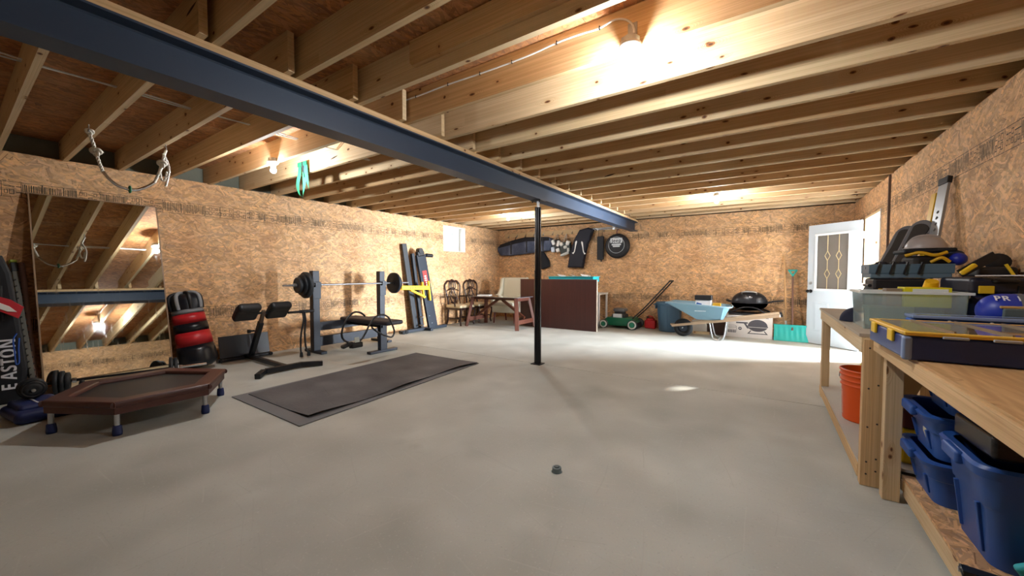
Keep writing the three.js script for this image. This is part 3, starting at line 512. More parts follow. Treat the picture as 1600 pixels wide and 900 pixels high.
// weight bench and barbell
{
  const g = thing('weight_bench', 'dark steel weight bench with two uprights and a long pad', 'weight bench'), m = new THREE.MeshPhysicalMaterial({ map: noiseTex(256, 256, [24, 29, 41], 1500, 9, 20), roughness: .42, metalness: .2 });
  const X = -5.75, Z0 = -3.16, Z1 = -4.36;
  for (const z of [Z0, Z1]) {
    const u = part('upright', box(.1, 1.235, .105, X, .64, z, null, .006), m, g);
    part('bar_rest', [box(.02, .26, .125, X + .06, .96, z, null, .004), box(.05, .02, .09, X + .085, 1.02, z), box(.012, .06, .09, X + .113, 1.045, z)], m, u);
    part('upright_foot', box(.48, .04, .09, X, .021, z, null, .006), m, g);
  }
  part('cross_bar', box(.08, .13, Z0 - Z1 - .1, X, .40, (Z0 + Z1) / 2, null, .006), m, g); part('cross_bar', box(.08, .15, Z0 - Z1 - .1, X, .17, (Z0 + Z1) / 2, null, .006), m, g);
  part('spine', box(.86, .06, .08, -5.3, .41, -3.76, null, .006), m, g);
  part('bench_pad', box(1.2, .065, .32, -5.22, .475, -3.76, null, .03), mat(0x1d1a24, .6), g, 'long dark vinyl pad');
  part('front_leg', box(.08, .40, .12, -4.93, .235, -3.76, null, .006), m, g); part('front_foot', box(.09, .04, .5, -4.93, .021, -3.76, null, .008), m, g);
  const b = thing('barbell', 'steel barbell with stacked iron plates racked on the weight bench', 'barbell');
  const bx = X + .09, by = 1.045;
  part('bar', [rod([bx, by, -2.66], [bx, by, -4.92], .0135, .0135, 14)], mat(0x8c8f94, .3, .9), b);
  for (const [z, r, t, c] of [[-2.98, .195, .045, 0x34383c], [-2.93, .155, .04, 0x24272b], [-2.87, .115, .04, 0x2e3236], [-4.58, .19, .045, 0x1f252e], [-4.64, .14, .04, 0x1a1c20]]) part('weight_plate', rot(plate(r, t), Math.PI / 2).translate(bx, by, z), mat(c, .5, .3), b);
  for (const z of [-2.82, -4.69]) part('collar', rod([bx, by, z - .02], [bx, by, z + .02], .028, .028), mSteel, b);
  const f = thing('flex_hoop', 'flexible black hoop exerciser with a small screen draped over the bench pad', 'exercise hoop');
  const hp = [[690, 497], [655, 470], [600, 466], [545, 515], [508, 590], [498, 660], [520, 700], [565, 718], [615, 718], [660, 690], [700, 625], [735, 555], [785, 500], [840, 486], [885, 510], [918, 575], [932, 630], [915, 668], [875, 664], [800, 632], [745, 590]].map(([a, b]) => { const p = onX(440 + a / 5.295, 400 + b / 5.295, -4.585); return [-4.585, p.y, p.z]; });
  part('hoop', tube(hp, .013, 160, 10), mat(0x17181c, .4), f);
  const cz = hp[8][2], cy = hp[8][1];
  part('console', [box(.09, .075, .17, -4.585, cy - .03, cz, [0, 0, .1], .02), box(.07, .05, .16, -4.585, cy - .012, cz + .13, [.25, 0, 0], .02)], mBlack, f); part('display', box(.012, .07, .07, -4.545, cy + .045, cz + .01, [0, 0, .2], .004), mat(0xb9c4bd, .3), f, 'small grey display');
}
// rubber mats
{
  const quad = (pts, t, lift) => { const g = extrude(pts.map(([x, z]) => [x, -z]), t, .001); return rot(g, -Math.PI / 2).translate(0, lift, 0); };
  const g = thing('rubber_mat', 'grey rubber floor mat lying under the worn dark mat', 'mat');
  part('sheet', grain(quad([[-4.335, -1.54], [-3.05, -1.535], [-3.21, -3.99], [-4.42, -3.98]], .008, .001), 2, .5, .5), new THREE.MeshPhysicalMaterial({ map: noiseTex(512, 512, [112, 113, 116], 6000, 14, 80, 100), roughness: .8 }), g);
  const h = thing('exercise_mat', 'worn dark rubber mat lying on top of the grey mat', 'mat');
  // upper sheet, one long edge lifting in a gentle wave
  const nx = 10, nz = 36, P = [], U = [], I = [];
  for (let s = 0; s < 2; s++) for (let j = 0; j <= nz; j++) for (let i = 0; i <= nx; i++) { const u = i / nx, v = j / nz, x0 = -4.27 - .13 * v, x1 = -3.15 - .09 * v + .05 * Math.sin(v * 7) * v, x = x0 + (x1 - x0) * u, z = -1.66 - 2.3 * v; const wave = Math.max(0, u - .72) / .28 * (.010 * (1 + Math.sin(v * 15 + 1))) ; P.push(x, .0095 + wave + s * .007, z); U.push(u * .55, v * 1.15); }
  const at = (s, j, i) => s * (nz + 1) * (nx + 1) + j * (nx + 1) + i;
  for (let j = 0; j < nz; j++) for (let i = 0; i < nx; i++) { I.push(at(1, j, i), at(1, j, i + 1), at(1, j + 1, i), at(1, j, i + 1), at(1, j + 1, i + 1), at(1, j + 1, i)); I.push(at(0, j, i), at(0, j + 1, i), at(0, j, i + 1), at(0, j, i + 1), at(0, j + 1, i), at(0, j + 1, i + 1)); }
  for (let j = 0; j < nz; j++) for (const i of [0, nx]) I.push(at(0, j, i), at(0, j + 1, i), at(1, j, i), at(1, j, i), at(0, j + 1, i), at(1, j + 1, i));
  for (let i = 0; i < nx; i++) for (const j of [0, nz]) I.push(at(0, j, i), at(0, j, i + 1), at(1, j, i), at(1, j, i), at(0, j, i + 1), at(1, j, i + 1));
  const q = new THREE.BufferGeometry(); q.setAttribute('position', new THREE.Float32BufferAttribute(P, 3)); q.setAttribute('uv', new THREE.Float32BufferAttribute(U, 2)); q.setIndex(I); q.computeVertexNormals();
  part('sheet', q, new THREE.MeshPhysicalMaterial({ map: rubberTex, roughness: .75, bumpMap: rubberTex, bumpScale: .002 }), h);
}
// tall folded climber with a yellow arm
{
  const g = thing('climber_machine', 'tall charcoal folded exercise machine with a red sticker leaning on the wall', 'exercise machine'), m = mat(0x1e2631, .42, .2);
  part('base_rail', [bar([-6.08, .04, -5.06], [-6.06, .04, -6.34], .09, .06, .006)], m, g); part('base_rail', bar([-5.86, .035, -5.72], [-6.3, .035, -5.74], .07, .05, .006), m, g);
  for (const z of [-5.1, -5.18]) part('wheel', rot(lathe([[0, -.015], [.034, -.015], [.036, 0], [.034, .015], [0, .015]], 16), 0, 0, Math.PI / 2).translate(-6.02, .037, z), mRubber, g);
  const plank = (a, b, wz, t, bevel = .006) => { const A0 = V(...a), B0 = V(...b), up = B0.clone().sub(A0), L = up.length(); up.normalize(); const n = V(0, 0, 1).cross(up).negate().normalize(), w = n.clone().cross(up).normalize(); return new RoundedBoxGeometry(t, L, wz, 2, bevel).applyMatrix4(new THREE.Matrix4().makeBasis(n, up, w)).translate((a[0] + b[0]) / 2, (a[1] + b[1]) / 2, (a[2] + b[2]) / 2); };
  part('rear_upright', plank([-6.2, .06, -5.58], [-6.3, 1.84, -5.36], .12, .05), mat(0x151a22, .45), g);
  part('mid_upright', plank([-6.13, .06, -5.68], [-6.22, 1.64, -5.52], .07, .06), mat(0x1b212b, .42), g);
  part('front_panel', plank([-6.02, .06, -5.9], [-6.16, 1.62, -5.69], .25, .06), m, g);
  part('top_housing', [plank([-6.155, 1.58, -5.69], [-6.165, 1.7, -5.67], .2, .09, .03), rod([-6.2, 1.7, -5.66], [-6.1, 1.7, -5.66], .06)], mBlack, g);
  part('roller_grip', [rod([-6.15, 1.62, -5.7], [-6.15, 1.61, -6.02], .02), rod([-6.15, 1.615, -5.84], [-6.15, 1.61, -6.02], .04)], mBlack, g);
  part('sticker', plank([-6.064, .93, -5.785], [-6.096, 1.28, -5.738], .12, .004, .001), label(.1, .34, 128, (x, w, h) => { x.fillStyle = '#b82a24'; x.fillRect(0, 0, w, h); x.fillStyle = '#efe6e0'; for (let i = 0; i < 4; i++) x.fillRect(w * .28, h * (.3 + i * .13), w * .44, h * .07); x.fillRect(w * .2, h * .82, w * .6, h * .12); }), g, 'red warning sticker');
for (const [y, z] of [[.3, -5.8], [.14, -5.86], [.12, -5.62], [.3, -5.62]]) part('bolt', rod([-6.12, y, z], [-5.985 - y * .09, y, z], .016, .016, 8), mSteel, g);
  part('yellow_arm', [plank([-6.06, .93, -5.77], [-5.98, .90, -5.0], .01, .01), box(.06, .085, .74, -6.0, .925, -5.4, [-.03, 0, 0], .008), bar([-6.01, .88, -5.28], [-6.02, .72, -5.68], .05, .04), box(.05, .34, .035, -6.02, .87, -5.62, [.12, 0, 0], .004), box(.05, .42, .035, -6.0, .85, -5.78, [.12, 0, 0], .004)], mYellow, g, 'bright yellow bracket arm');
  for (let k = 0; k < 8; k++) part('arm_mark', box(.002, .03, .022, -5.969, .932 - k * .0012, -5.56 + k * .045), mat(0x6a5a10, .6), g);
}

// ================================================================ THE FAR END
// carved dining chairs
function carvedChair(label, pos, turn) {
  const g = thing('carved_chair', label, 'chair', pos, turn, 'carved dining chairs'), m = mat(0x2e1710, .32), L = .46, W = .5;
  // local: front is +x, width along z
  part('seat', box(.48, .07, .52, 0, .45, 0, null, .03), mat(0xd8c9a8, .85), g, 'cream upholstered seat');
  part('apron', [box(.46, .06, .02, 0, .4, .24), box(.46, .06, .02, 0, .4, -.24), box(.02, .07, .5, .22, .4, 0), box(.02, .06, .46, -.22, .4, 0)], m, g);
  for (const s of [-1, 1]) {
    part('front_leg', tube([[.21, .41, s * .22], [.235, .33, s * .235], [.215, .2, s * .225], [.2, .08, s * .22], [.22, .012, s * .23]], .02, 24, 8), m, g);
    part('back_leg', tube([[-.21, .45, s * .2], [-.215, .3, s * .2], [-.235, .12, s * .2], [-.275, .02, s * .2]], .02, 20, 8), m, g);
    part('back_stile', tube([[-.21, .43, s * .2], [-.235, .6, s * .195], [-.26, .78, s * .23], [-.28, .94, s * .245], [-.285, 1.0, s * .2], [-.288, 1.03, s * .14]], .017, 30, 8), m, g);
    part('arm', tube([[-.235, .67, s * .21], [-.1, .68, s * .28], [.06, .69, s * .3], [.15, .67, s * .29], [.16, .63, s * .28]], .018, 30, 8), m, g);
    part('arm_post', tube([[.06, .44, s * .25], [.07, .55, s * .28], [.1, .67, s * .295]], .016, 16, 8), m, g);
  }
  part('crest_rail', [tube([[-.285, .98, -.22], [-.29, 1.04, -.14], [-.29, 1.03, -.07], [-.292, 1.06, 0], [-.29, 1.03, .07], [-.29, 1.04, .14], [-.285, .98, .22]], .024, 40, 8)], m, g);
  part('back_splat', [
    tube([[-.23, .52, -.05], [-.25, .66, -.1], [-.265, .8, -.03], [-.275, .9, -.1], [-.285, 1.02, -.08]], .013, 30, 6), tube([[-.23, .52, .05], [-.25, .66, .1], [-.265, .8, .03], [-.275, .9, .1], [-.285, 1.02, .08]], .013, 30, 6),
    tube([[-.25, .62, 0], [-.262, .74, -.07], [-.27, .84, 0], [-.262, .74, .07]], .012, 30, 6, true), tube([[-.27, .84, 0], [-.28, .93, -.05], [-.288, 1.02, 0], [-.28, .93, .05]], .012, 30, 6, true),
    tube([[-.23, .53, -.09], [-.23, .51, 0], [-.23, .53, .09]], .022, 16, 6), tube([[-.27, .8, -.2], [-.27, .84, -.1], [-.275, .88, 0], [-.27, .84, .1], [-.27, .8, .2]], .012, 30, 6)], m, g);
  part('stretcher', [rod([-.23, .17, -.2], [.2, .17, -.22], .012), rod([-.23, .17, .2], [.2, .17, .22], .012), rod([0, .17, -.21], [0, .17, .21], .012)], m, g);
  return g;
}
carvedChair('carved dark wooden armchair standing beside the charcoal exercise machine', [-6.03, 0, -6.83], -.05);
carvedChair('carved dark wooden armchair standing between its twin and the wing chair', [-6.03, 0, -7.5], -.05);
// wing chair
{
  const g = thing('wing_chair', 'cream upholstered wing chair behind the trestle table', 'chair', [-5.34, 0, -7.9], .12), m = mat(0xc9c3ae, .9), leg = mat(0x5c2018, .4);
  part('seat', box(.66, .2, .6, 0, .36, .06, null, .04), m, g); part('seat_cushion', box(.56, .11, .58, 0, .48, .09, null, .045), mat(0xd2ccb8, .9), g);
  part('backrest', box(.64, .72, .13, 0, .76, -.25, [-.16, 0, 0], .05), m, g);
  for (const s of [-1, 1]) { const w = extrude([[-.3, .42], [.32, .42], [.34, .62], [.3, .66], [.0, .68], [-.12, .82], [-.18, 1.08], [-.3, 1.1], [-.36, 1.05]], .07, .02); part('wing', rot(w, 0, -Math.PI / 2).translate(s * .33 + .035, 0, 0), m, g); part('nail_trim', tube([[s * .37, .43, .31], [s * .37, .62, .33], [s * .37, .67, .05], [s * .37, .83, -.11], [s * .37, 1.07, -.17]].map(([x, y, z]) => [x, y, z + .005]), .005, 30, 5), mat(0x8e846c, .6), g); }
  for (const sx of [-1, 1]) { part('leg', rod([sx * .27, .28, .3], [sx * .28, .005, .33], .024, .017), leg, g); part('leg', rod([sx * .26, .28, -.22], [sx * .27, .005, -.3], .024, .017), leg, g); }
}
// trestle table
{
  const g = thing('trestle_table', 'reddish wooden trestle table with splayed legs and a thin dark top', 'table', [-5.075, 0, -7.1]), m = mBrownWood, T = .70;
  part('table_top', box(1.36, .012, .66, 0, T - .006, 0, null, .004), new THREE.MeshPhysicalMaterial({ color: 0x6c7076, roughness: .12, metalness: 0, clearcoat: 1 }), g, 'thin glossy grey top');
  part('top_rail', grain(box(1.24, .07, .05, 0, T - .05, 0), 0, .24, 3), m, g);
  for (const sx of [-1, 1]) {
    for (const sz of [-1, 1]) part('leg', grain(bar([sx * .70, .0, sz * .37], [sx * .60, T - .014, sz * .25], .085, .06, .004), 1, .24, 3), m, g);
    part('cross_tie', grain(box(.05, .09, .6, sx * .68, .17, 0), 2, .24, 3), m, g); part('top_tie', grain(box(.05, .07, .5, sx * .61, T - .05, 0), 2, .24, 3), m, g);
    part('brace', grain(bar([sx * .66, .24, 0], [sx * .06, T - .08, 0], .05, .05), 1, .24, 3), m, g);
  }
  const p = thing('paper_sheet', 'white sheet of paper lying on the trestle table', 'paper', [-5.6, .70, -7.2], .3); part('sheet', box(.3, .012, .22, 0, .007, 0), mWhite, p);
}
// dark panel standing upright; behind it a plain table with a teal tray
{
  const Z = -7.55, x0 = -4.80, x1 = -2.93, H = 1.08, g = thing('mahogany_panel', 'tall dark mahogany panel standing upright behind the steel post', 'panel', [0, 0, 0]);
  part('panel', grain(box(x1 - x0, H, .03, (x0 + x1) / 2, H / 2 + .002, Z), 0, .7, 1.2), mMahogany, g); part('edge_strip', box(.012, H, .032, x1 + .006, H / 2 + .002, Z), mat(0xbfae9c, .6), g, 'pale raw edge'); part('top_edge', box(x1 - x0, .012, .034, (x0 + x1) / 2, H + .008, Z), mat(0x5a3a30, .5), g);
  for (const x of [x0 + .1, x1 - .35]) part('foot', box(.05, .05, .3, x, .026, Z - .165), mMahogany, g);
  const b = thing('folding_table', 'plain brown table hidden behind the upright mahogany panel', 'table', [-4.15, 0, -7.93]); part('table_top', box(1.06, .03, .5, 0, 1.02, 0), mBrownWood, b); for (const x of [-1, 1]) for (const z of [-1, 1]) part('leg', box(.05, 1.0, .05, x * .48, .502, z * .2), mBrownWood, b);
  const t = thing('teal_tray', 'bright teal plastic tray full of papers above the mahogany panel', 'tray', [-3.60, 1.037, -7.86]);
  const rim = (w, d, h, th) => [box(w, .008, d, 0, .004, 0), box(w, h, th, 0, h / 2, d / 2), box(w, h, th, 0, h / 2, -d / 2), box(th, h, d, w / 2, h / 2, 0), box(th, h, d, -w / 2, h / 2, 0)];
  part('tray_body', rim(1.06, .34, .11, .008), mat(0x12a4b4, .35), t); part('tray_rim', [box(1.1, .01, .03, 0, .112, .18), box(1.1, .01, .03, 0, .112, -.18), box(.03, .01, .36, .54, .112, 0), box(.03, .01, .36, -.54, .112, 0)], mat(0x2ac0cc, .35), t);
  for (const [k, [x, z, a, w, lb]] of [[-.3, .02, .4, .24, 'white papers at the end of the teal tray nearest the post'], [-.02, -.02, .9, .2, 'folded white paper sticking up in the middle of the teal tray'], [.26, 0, .3, .26, 'white papers at the end of the teal tray nearest the mower']].entries()) { const p = thing('paper_bundle', lb, 'paper', [-3.60 + x, 1.047, -7.86 + z], a, 'papers in the teal tray'); part('sheets', box(w, .05, .16, 0, .06 + w * .06, 0, [.12, 0, .18], .004), mat(0xd9d6d2, .8), p); part('loose_sheet', box(w * .8, .004, .14, .03, .11 + w * .06, .01, [.3, .4, -.25]), mat(0xe2dfda, .8), p); }
}
// white side table
{
  const g = thing('white_side_table', 'small white side table between the mahogany panel and the mower', 'table', [-3.36, 0, -8.53]);
  part('table_top', box(.46, .04, .56, 0, .75, 0, null, .006), mWhite, g);
  for (const x of [-1, 1]) for (const z of [-1, 1]) part('leg', box(.04, .73, .04, x * .2, .365, z * .25, null, .004), mWhite, g);
}
// lawn mower
{
  const g = thing('lawn_mower', 'green push lawn mower with a long black handle by the wall', 'lawn mower', [-2.72, 0, -8.5]), gr = mat(0x12694a, .35);
  part('deck', [extrude([[-.28, 0], [.3, 0], [.34, .05], [.3, .12], [-.24, .12], [-.32, .06]], .46, .03).translate(0, .09, -.23)], gr, g, 'green steel deck');
  part('engine', [box(.3, .1, .28, -.02, .26, 0, null, .03), rod([-.02, .3, 0], [-.02, .37, 0], .13, .12, 24)], mat(0x2a2b2e, .5), g); part('shroud', box(.26, .08, .26, -.01, .40, 0, null, .03), mat(0x77797c, .4, .4), g, 'grey engine cover'); part('air_filter', box(.2, .1, .05, -.03, .27, .15, null, .015), mat(0xc9cdd0, .4), g, 'pale filter box');
  const wheel = (x, z, r) => { const w = part('wheel', rot(lathe([[0, -.025], [r * .55, -.025], [r * .6, -.03], [r, -.028], [r, .028], [r * .6, .03], [r * .55, .025], [0, .025]], 26), Math.PI / 2).translate(x, r, z), mat(0x3a3d40, .7), g); part('wheel_rim', rot(new THREE.TorusGeometry(r * .72, .016, 8, 26), 0, 0, 0).translate(x, r, z + Math.sign(z) * .03), mat(0xcfd8d2, .5), w, 'pale wheel ring'); part('hub', rot(lathe([[0, -.01], [r * .5, -.008], [r * .5, .008], [0, .012]], 18), Math.PI / 2).translate(x, r, z + Math.sign(z) * .03), mat(0x2c8a6c, .4), w, 'green hub'); };
  for (const z of [-.26, .26]) { wheel(-.31, z, .095); wheel(.33, z, .105); }
  const hx = 1.06; for (const z of [-.18, .18]) part('handle_tube', tube([[.25, .18, z], [.5, .42, z], [.8, .76, z * .95], [hx, 1.06, z * .9]], .014, 30, 8), mBlack, g);
  part('handle_grip', rod([hx, 1.06, -.175], [hx, 1.06, .175], .017), mRubber, g); part('bail_bar', [rod([.9, .88, -.17], [.9, .88, .17], .01)], mBlack, g); part('rear_flap', box(.02, .16, .44, .37, .11, 0, [0, 0, .4]), mRubber, g);
}
// petrol can
{
  const g = thing('petrol_can', 'small red plastic petrol can between the mower and the grey bin', 'can', [-2.12, 0, -8.72]);
  part('can_body', [box(.24, .19, .17, 0, .097, 0, null, .03), box(.16, .06, .12, 0, .2, 0, null, .025)], mat(0xb5121c, .4), g); part('handle', tube([[-.09, .2, 0], [-.07, .26, 0], [.02, .265, 0], [.06, .22, 0]], .012, 20, 8), mat(0xb5121c, .4), g); part('cap', rod([-.06, .22, .03], [-.06, .27, .03], .022), mBlack, g);
}
// round garbage bin
{
  const g = thing('garbage_can', 'round blue-grey plastic garbage can behind the wheelbarrow wheel', 'bin', [-1.70, 0, -8.55]);
  const m = mat(0x3f5f78, .5);
  part('bin_body', lathe([[0, 0], [.2, 0], [.205, .02], [.25, .55], [.27, .56], [.275, .6], [.262, .615], [.25, .6], [.2, .03], [0, .02]], 36), m, g); for (const s of [-1, 1]) part('handle', [box(.05, .025, .16, s * .29, .56, 0, null, .01), box(.02, .1, .14, s * .27, .52, 0, null, .008)], m, g);
  for (let k = 0; k < 12; k++) { const a = k / 12 * 6.283; part('rib', rod([Math.cos(a) * .204, .04, Math.sin(a) * .204], [Math.cos(a) * .246, .53, Math.sin(a) * .246], .006, .006, 6), m, g); }
}
// wheelbarrow
{
  const g = thing('wheelbarrow', 'grey-blue wheelbarrow with wooden handles loaded with small boxes', 'wheelbarrow', [0, 0, -7.98]);
  // tub by cross-sections: rim and floor
  const rim = [[-1.62, .67, .30], [-.42, .62, .33]], P = (x, y, z) => [x, y, z];
  const top = [[-1.60, .66, -.26], [-1.55, .67, -.31], [-.62, .62, -.34], [-.54, .615, -.29], [-.54, .615, .29], [-.62, .62, .34], [-1.55, .67, .31], [-1.60, .66, .26]], bot = [[-1.10, .37, -.13], [-1.07, .36, -.16], [-.68, .36, -.17], [-.65, .37, -.14], [-.65, .37, .14], [-.68, .36, .17], [-1.07, .36, .16], [-1.10, .37, .13]];
  const V0 = [], I = [], n = 8; for (const [lay, off] of [[top, 0], [bot, 0], [top, .012], [bot, .012]]) for (const q of lay) V0.push(q[0] + (off ? (q[0] < -1 ? off : -off) : 0), q[1] + off * .4, q[2] - Math.sign(q[2]) * off);
  for (let k = 0; k < n; k++) { const l = (k + 1) % n; I.push(k, l, 8 + k, l, 8 + l, 8 + k, 16 + k, 24 + k, 16 + l, 16 + l, 24 + k, 24 + l, k, 16 + k, l, l, 16 + k, 16 + l); } for (let k = 1; k < n - 1; k++) { I.push(8, 8 + k + 1, 8 + k); I.push(24, 24 + k, 24 + k + 1); }
  const tg = new THREE.BufferGeometry(); tg.setAttribute('position', new THREE.Float32BufferAttribute(V0, 3)); tg.setIndex(I); const tg2 = tg.toNonIndexed(); tg2.computeVertexNormals();
  part('tub', tg2, mat(0x6f93a6, .45, .1), g, 'grey-blue steel tub'); part('tub_rim', tube(top, .013, 80, 8, true), mat(0x7d9dae, .4, .1), g);
  part('tub_print', box(.2, .03, .004, -1.0, .53, .275, [.52, 0, 0]), label(.2, .03, 128, (x, w, h) => { x.clearRect(0, 0, w, h); x.fillStyle = '#e8eef2'; for (let i = 0; i < 7; i++) x.fillRect(6 + i * 12, h * .25, 8, h * .5); x.fillRect(94, h * .4, 26, h * .15); }), g, 'small pale print');
  const wood = mat(0xb29a80, .7);
  for (const s of [-1, 1]) part('handle', bar([-1.52, .205, s * .09], [.20, .515, s * .29], .036, .045, .004), wood, g);
  part('tyre', new THREE.TorusGeometry(.125, .048, 12, 30).translate(-1.33, .173, 0), mRubber, g); part('wheel_rim', rot(lathe([[0, -.03], [.03, -.035], [.05, -.02], [.1, -.03], [.1, .03], [.05, .02], [.03, .035], [0, .03]], 24), Math.PI / 2).translate(-1.33, .173, 0), mat(0x2d3440, .4, .4), g); part('axle', rod([-1.33, .173, -.1], [-1.33, .173, .1], .01), mSteel, g);
  part('wheel_guard', tube([[-1.5, .21, -.1], [-1.55, .22, 0], [-1.5, .21, .1]], .018, 20, 8), wood, g);
  for (const s of [-1, 1]) part('leg', tube([[-.86, .34, s * .17], [-.8, .05, s * .2], [-.77, .018, s * .21], [-.66, .012, s * .215], [-.63, .04, s * .215], [-.58, .37, s * .2]], .012, 50, 8), mSteel, g);
  part('leg_brace', rod([-.70, .03, -.2], [-.70, .03, .2], .01), mSteel, g);
  const tools = [['tool_box', 'white and blue printed carton standing in the wheelbarrow tub', 'box', -.98, .26, .34, .18, 0xe4e6ea], ['tool_box', 'low yellow carton standing in the wheelbarrow tub', 'box', -.76, .13, .29, .12, 0xd9a92a]];
  for (const [n2, lb, ct, x, w, h, d, c] of tools) { const t = thing(n2.replace('tool_box', 'small_carton'), lb, ct, [x, .375, -7.99]); part('carton', box(w, h, d, 0, h / 2 + .002, 0, null, .004), mat(c, .6), t); if (w > .2) { part('black_lid', box(w + .03, .09, d + .03, 0, h + .05, 0, null, .01), mBlack, t); part('blue_print', box(.09, .05, .003, -.07, h * .78, d / 2 + .001, [0, 0, -.3]), mBlue, t); } }
  const l = thing('stacked_cartons', 'dark and white cartons standing behind the wheelbarrow legs', 'box', [-.92, 0, -8.66]); part('brown_box', box(.3, .3, .26, .12, .152, 0, null, .004), mat(0x3c2018, .6), l); part('white_box', box(.28, .26, .22, -.2, .132, 0, null, .004), mat(0xc9c4bc, .7), l); 
  const k = thing('wood_offcut', 'short pale wood offcut lying under the wheelbarrow', 'wood', [-1.07, 0, -8.45]); part('offcut', grain(box(.3, .05, .08, 0, .026, 0), 0, 1 / 4.2, 3), mStud, k);
}
// barbecue on its carton
{
  const W = .76, c = thing('barbecue_carton', 'white printed carton with a picture of a grill, under the portable grill', 'box', [-.27, 0, -8.62]);
  part('carton', box(W, .42, .36, 0, .212, 0, null, .004), mat(0xded8d4, .65), c);
  part('carton_print', new THREE.PlaneGeometry(W - .02, .40).translate(0, .212, .1815), label(W, .4, 768, (x, w, h) => {
    x.clearRect(0, 0, w, h); const X = w * .70, Y = h * .45; x.fillStyle = '#4c4a52'; x.strokeStyle = '#4c4a52';
    x.beginPath(); x.ellipse(X, Y, w * .21, h * .30, 0, Math.PI, 0); x.closePath(); x.fill(); x.fillRect(X - w * .22, Y, w * .44, h * .05); x.beginPath(); x.moveTo(X - w * .21, Y + h * .07); x.lineTo(X + w * .21, Y + h * .07); x.quadraticCurveTo(X + w * .14, Y + h * .26, X, Y + h * .26); x.quadraticCurveTo(X - w * .14, Y + h * .26, X - w * .21, Y + h * .07); x.fill();
    x.lineWidth = h * .04; x.beginPath(); x.moveTo(X - w * .14, Y + h * .22); x.lineTo(X - w * .2, Y + h * .36); x.lineTo(X + w * .2, Y + h * .36); x.lineTo(X + w * .14, Y + h * .22); x.stroke(); x.fillRect(X - w * .47, Y - h * .16, w * .26, h * .07); x.beginPath(); x.moveTo(X - w * .27, Y - h * .16); x.lineTo(X - w * .18, Y + h * .12); x.lineTo(X - w * .22, Y + h * .14); x.lineTo(X - w * .3, Y - h * .1); x.fill();
    x.lineWidth = 4; x.strokeRect(w * .04, h * .52, w * .2, h * .26); x.beginPath(); x.ellipse(w * .14, h * .52, w * .1, h * .07, 0, 0, 7); x.stroke(); for (let i = 0; i < 5; i++) x.fillRect(w * (.055 + i * .036), h * .68, w * .022, h * .14); x.beginPath(); x.ellipse(w * .32, h * .6, w * .04, h * .075, 0, 0, 7); x.fill(); x.fillStyle = '#e8e2de'; x.fillRect(w * .3, h * .58, w * .04, h * .03); x.fillStyle = '#4c4a52'; x.fillRect(w * .87, h * .06, w * .06, h * .02);
  }), c, 'dark printed picture of a grill');
  const b = thing('black_board', 'flat black board lying between the carton and the portable grill', 'board', [-.17, .425, -8.64]); part('board', box(.86, .035, .34, 0, .0185, 0, null, .006), mBlack, b); part('side_shelf', box(.12, .03, .3, .36, .052, .0, null, .008), mCharcoal, b);
  const g = thing('portable_grill', 'black rounded portable grill with an aluminium lid handle by the wall', 'grill', [-.27, .462, -8.62]), m = mat(0x24262c, .3, .2);
  const dome = (s) => { const e = new THREE.SphereGeometry(1, 32, 16, 0, 6.2832, 0, Math.PI / 2).scale(.30, .2 * s, .19); return e; };
  part('firebox', dome(-.75).translate(0, .19, 0), mat(0x141518, .45), g); part('lid', [dome(1.1).translate(0, .205, 0), rod([0, .19, 0], [0, .207, 0], .0, .0, 4)], m, g);
  part('rim', new THREE.TorusGeometry(1, .05, 8, 40).rotateX(Math.PI / 2).scale(.305, .2, .195).translate(0, .2, 0), mBlack, g); part('lid_handle', tube([[-.12, .36, .1], [-.11, .40, .14], [.11, .40, .14], [.12, .36, .1]], .012, 24, 8), mSteel, g);
  part('badge', new THREE.SphereGeometry(.03, 14, 10).scale(1.2, .8, .3).translate(.02, .3, .165), mSteel, g);
  part('side_handle', tube([[-.28, .2, .1], [-.36, .23, .1], [-.36, .23, -.1], [-.28, .2, -.1]], .014, 24, 8), mBlack, g); part('side_handle', tube([[.28, .2, .1], [.37, .23, .1], [.37, .23, -.1], [.28, .2, -.1]], .014, 24, 8), mBlack, g);
  part('stand', [tube([[-.34, .02, .14], [-.26, .03, .15], [-.1, .11, .17], [.1, .11, .17], [.26, .03, .15], [.34, .02, .14]], .014, 40, 8), tube([[-.34, .02, -.14], [-.1, .11, -.17], [.1, .11, -.17], [.34, .02, -.14]], .014, 40, 8), rod([-.33, .02, -.14], [-.33, .02, .14], .014), rod([.33, .02, -.14], [.33, .02, .14], .014)], mBlack, g);
  part('wing_shelf', box(.2, .02, .22, .44, .24, 0, [0, 0, .15], .008), mBlack, g); part('regulator', [rod([-.38, .12, .05], [-.46, .1, .05], .03, .02), rod([-.3, .15, .05], [-.38, .12, .05], .015)], mBlack, g);
}
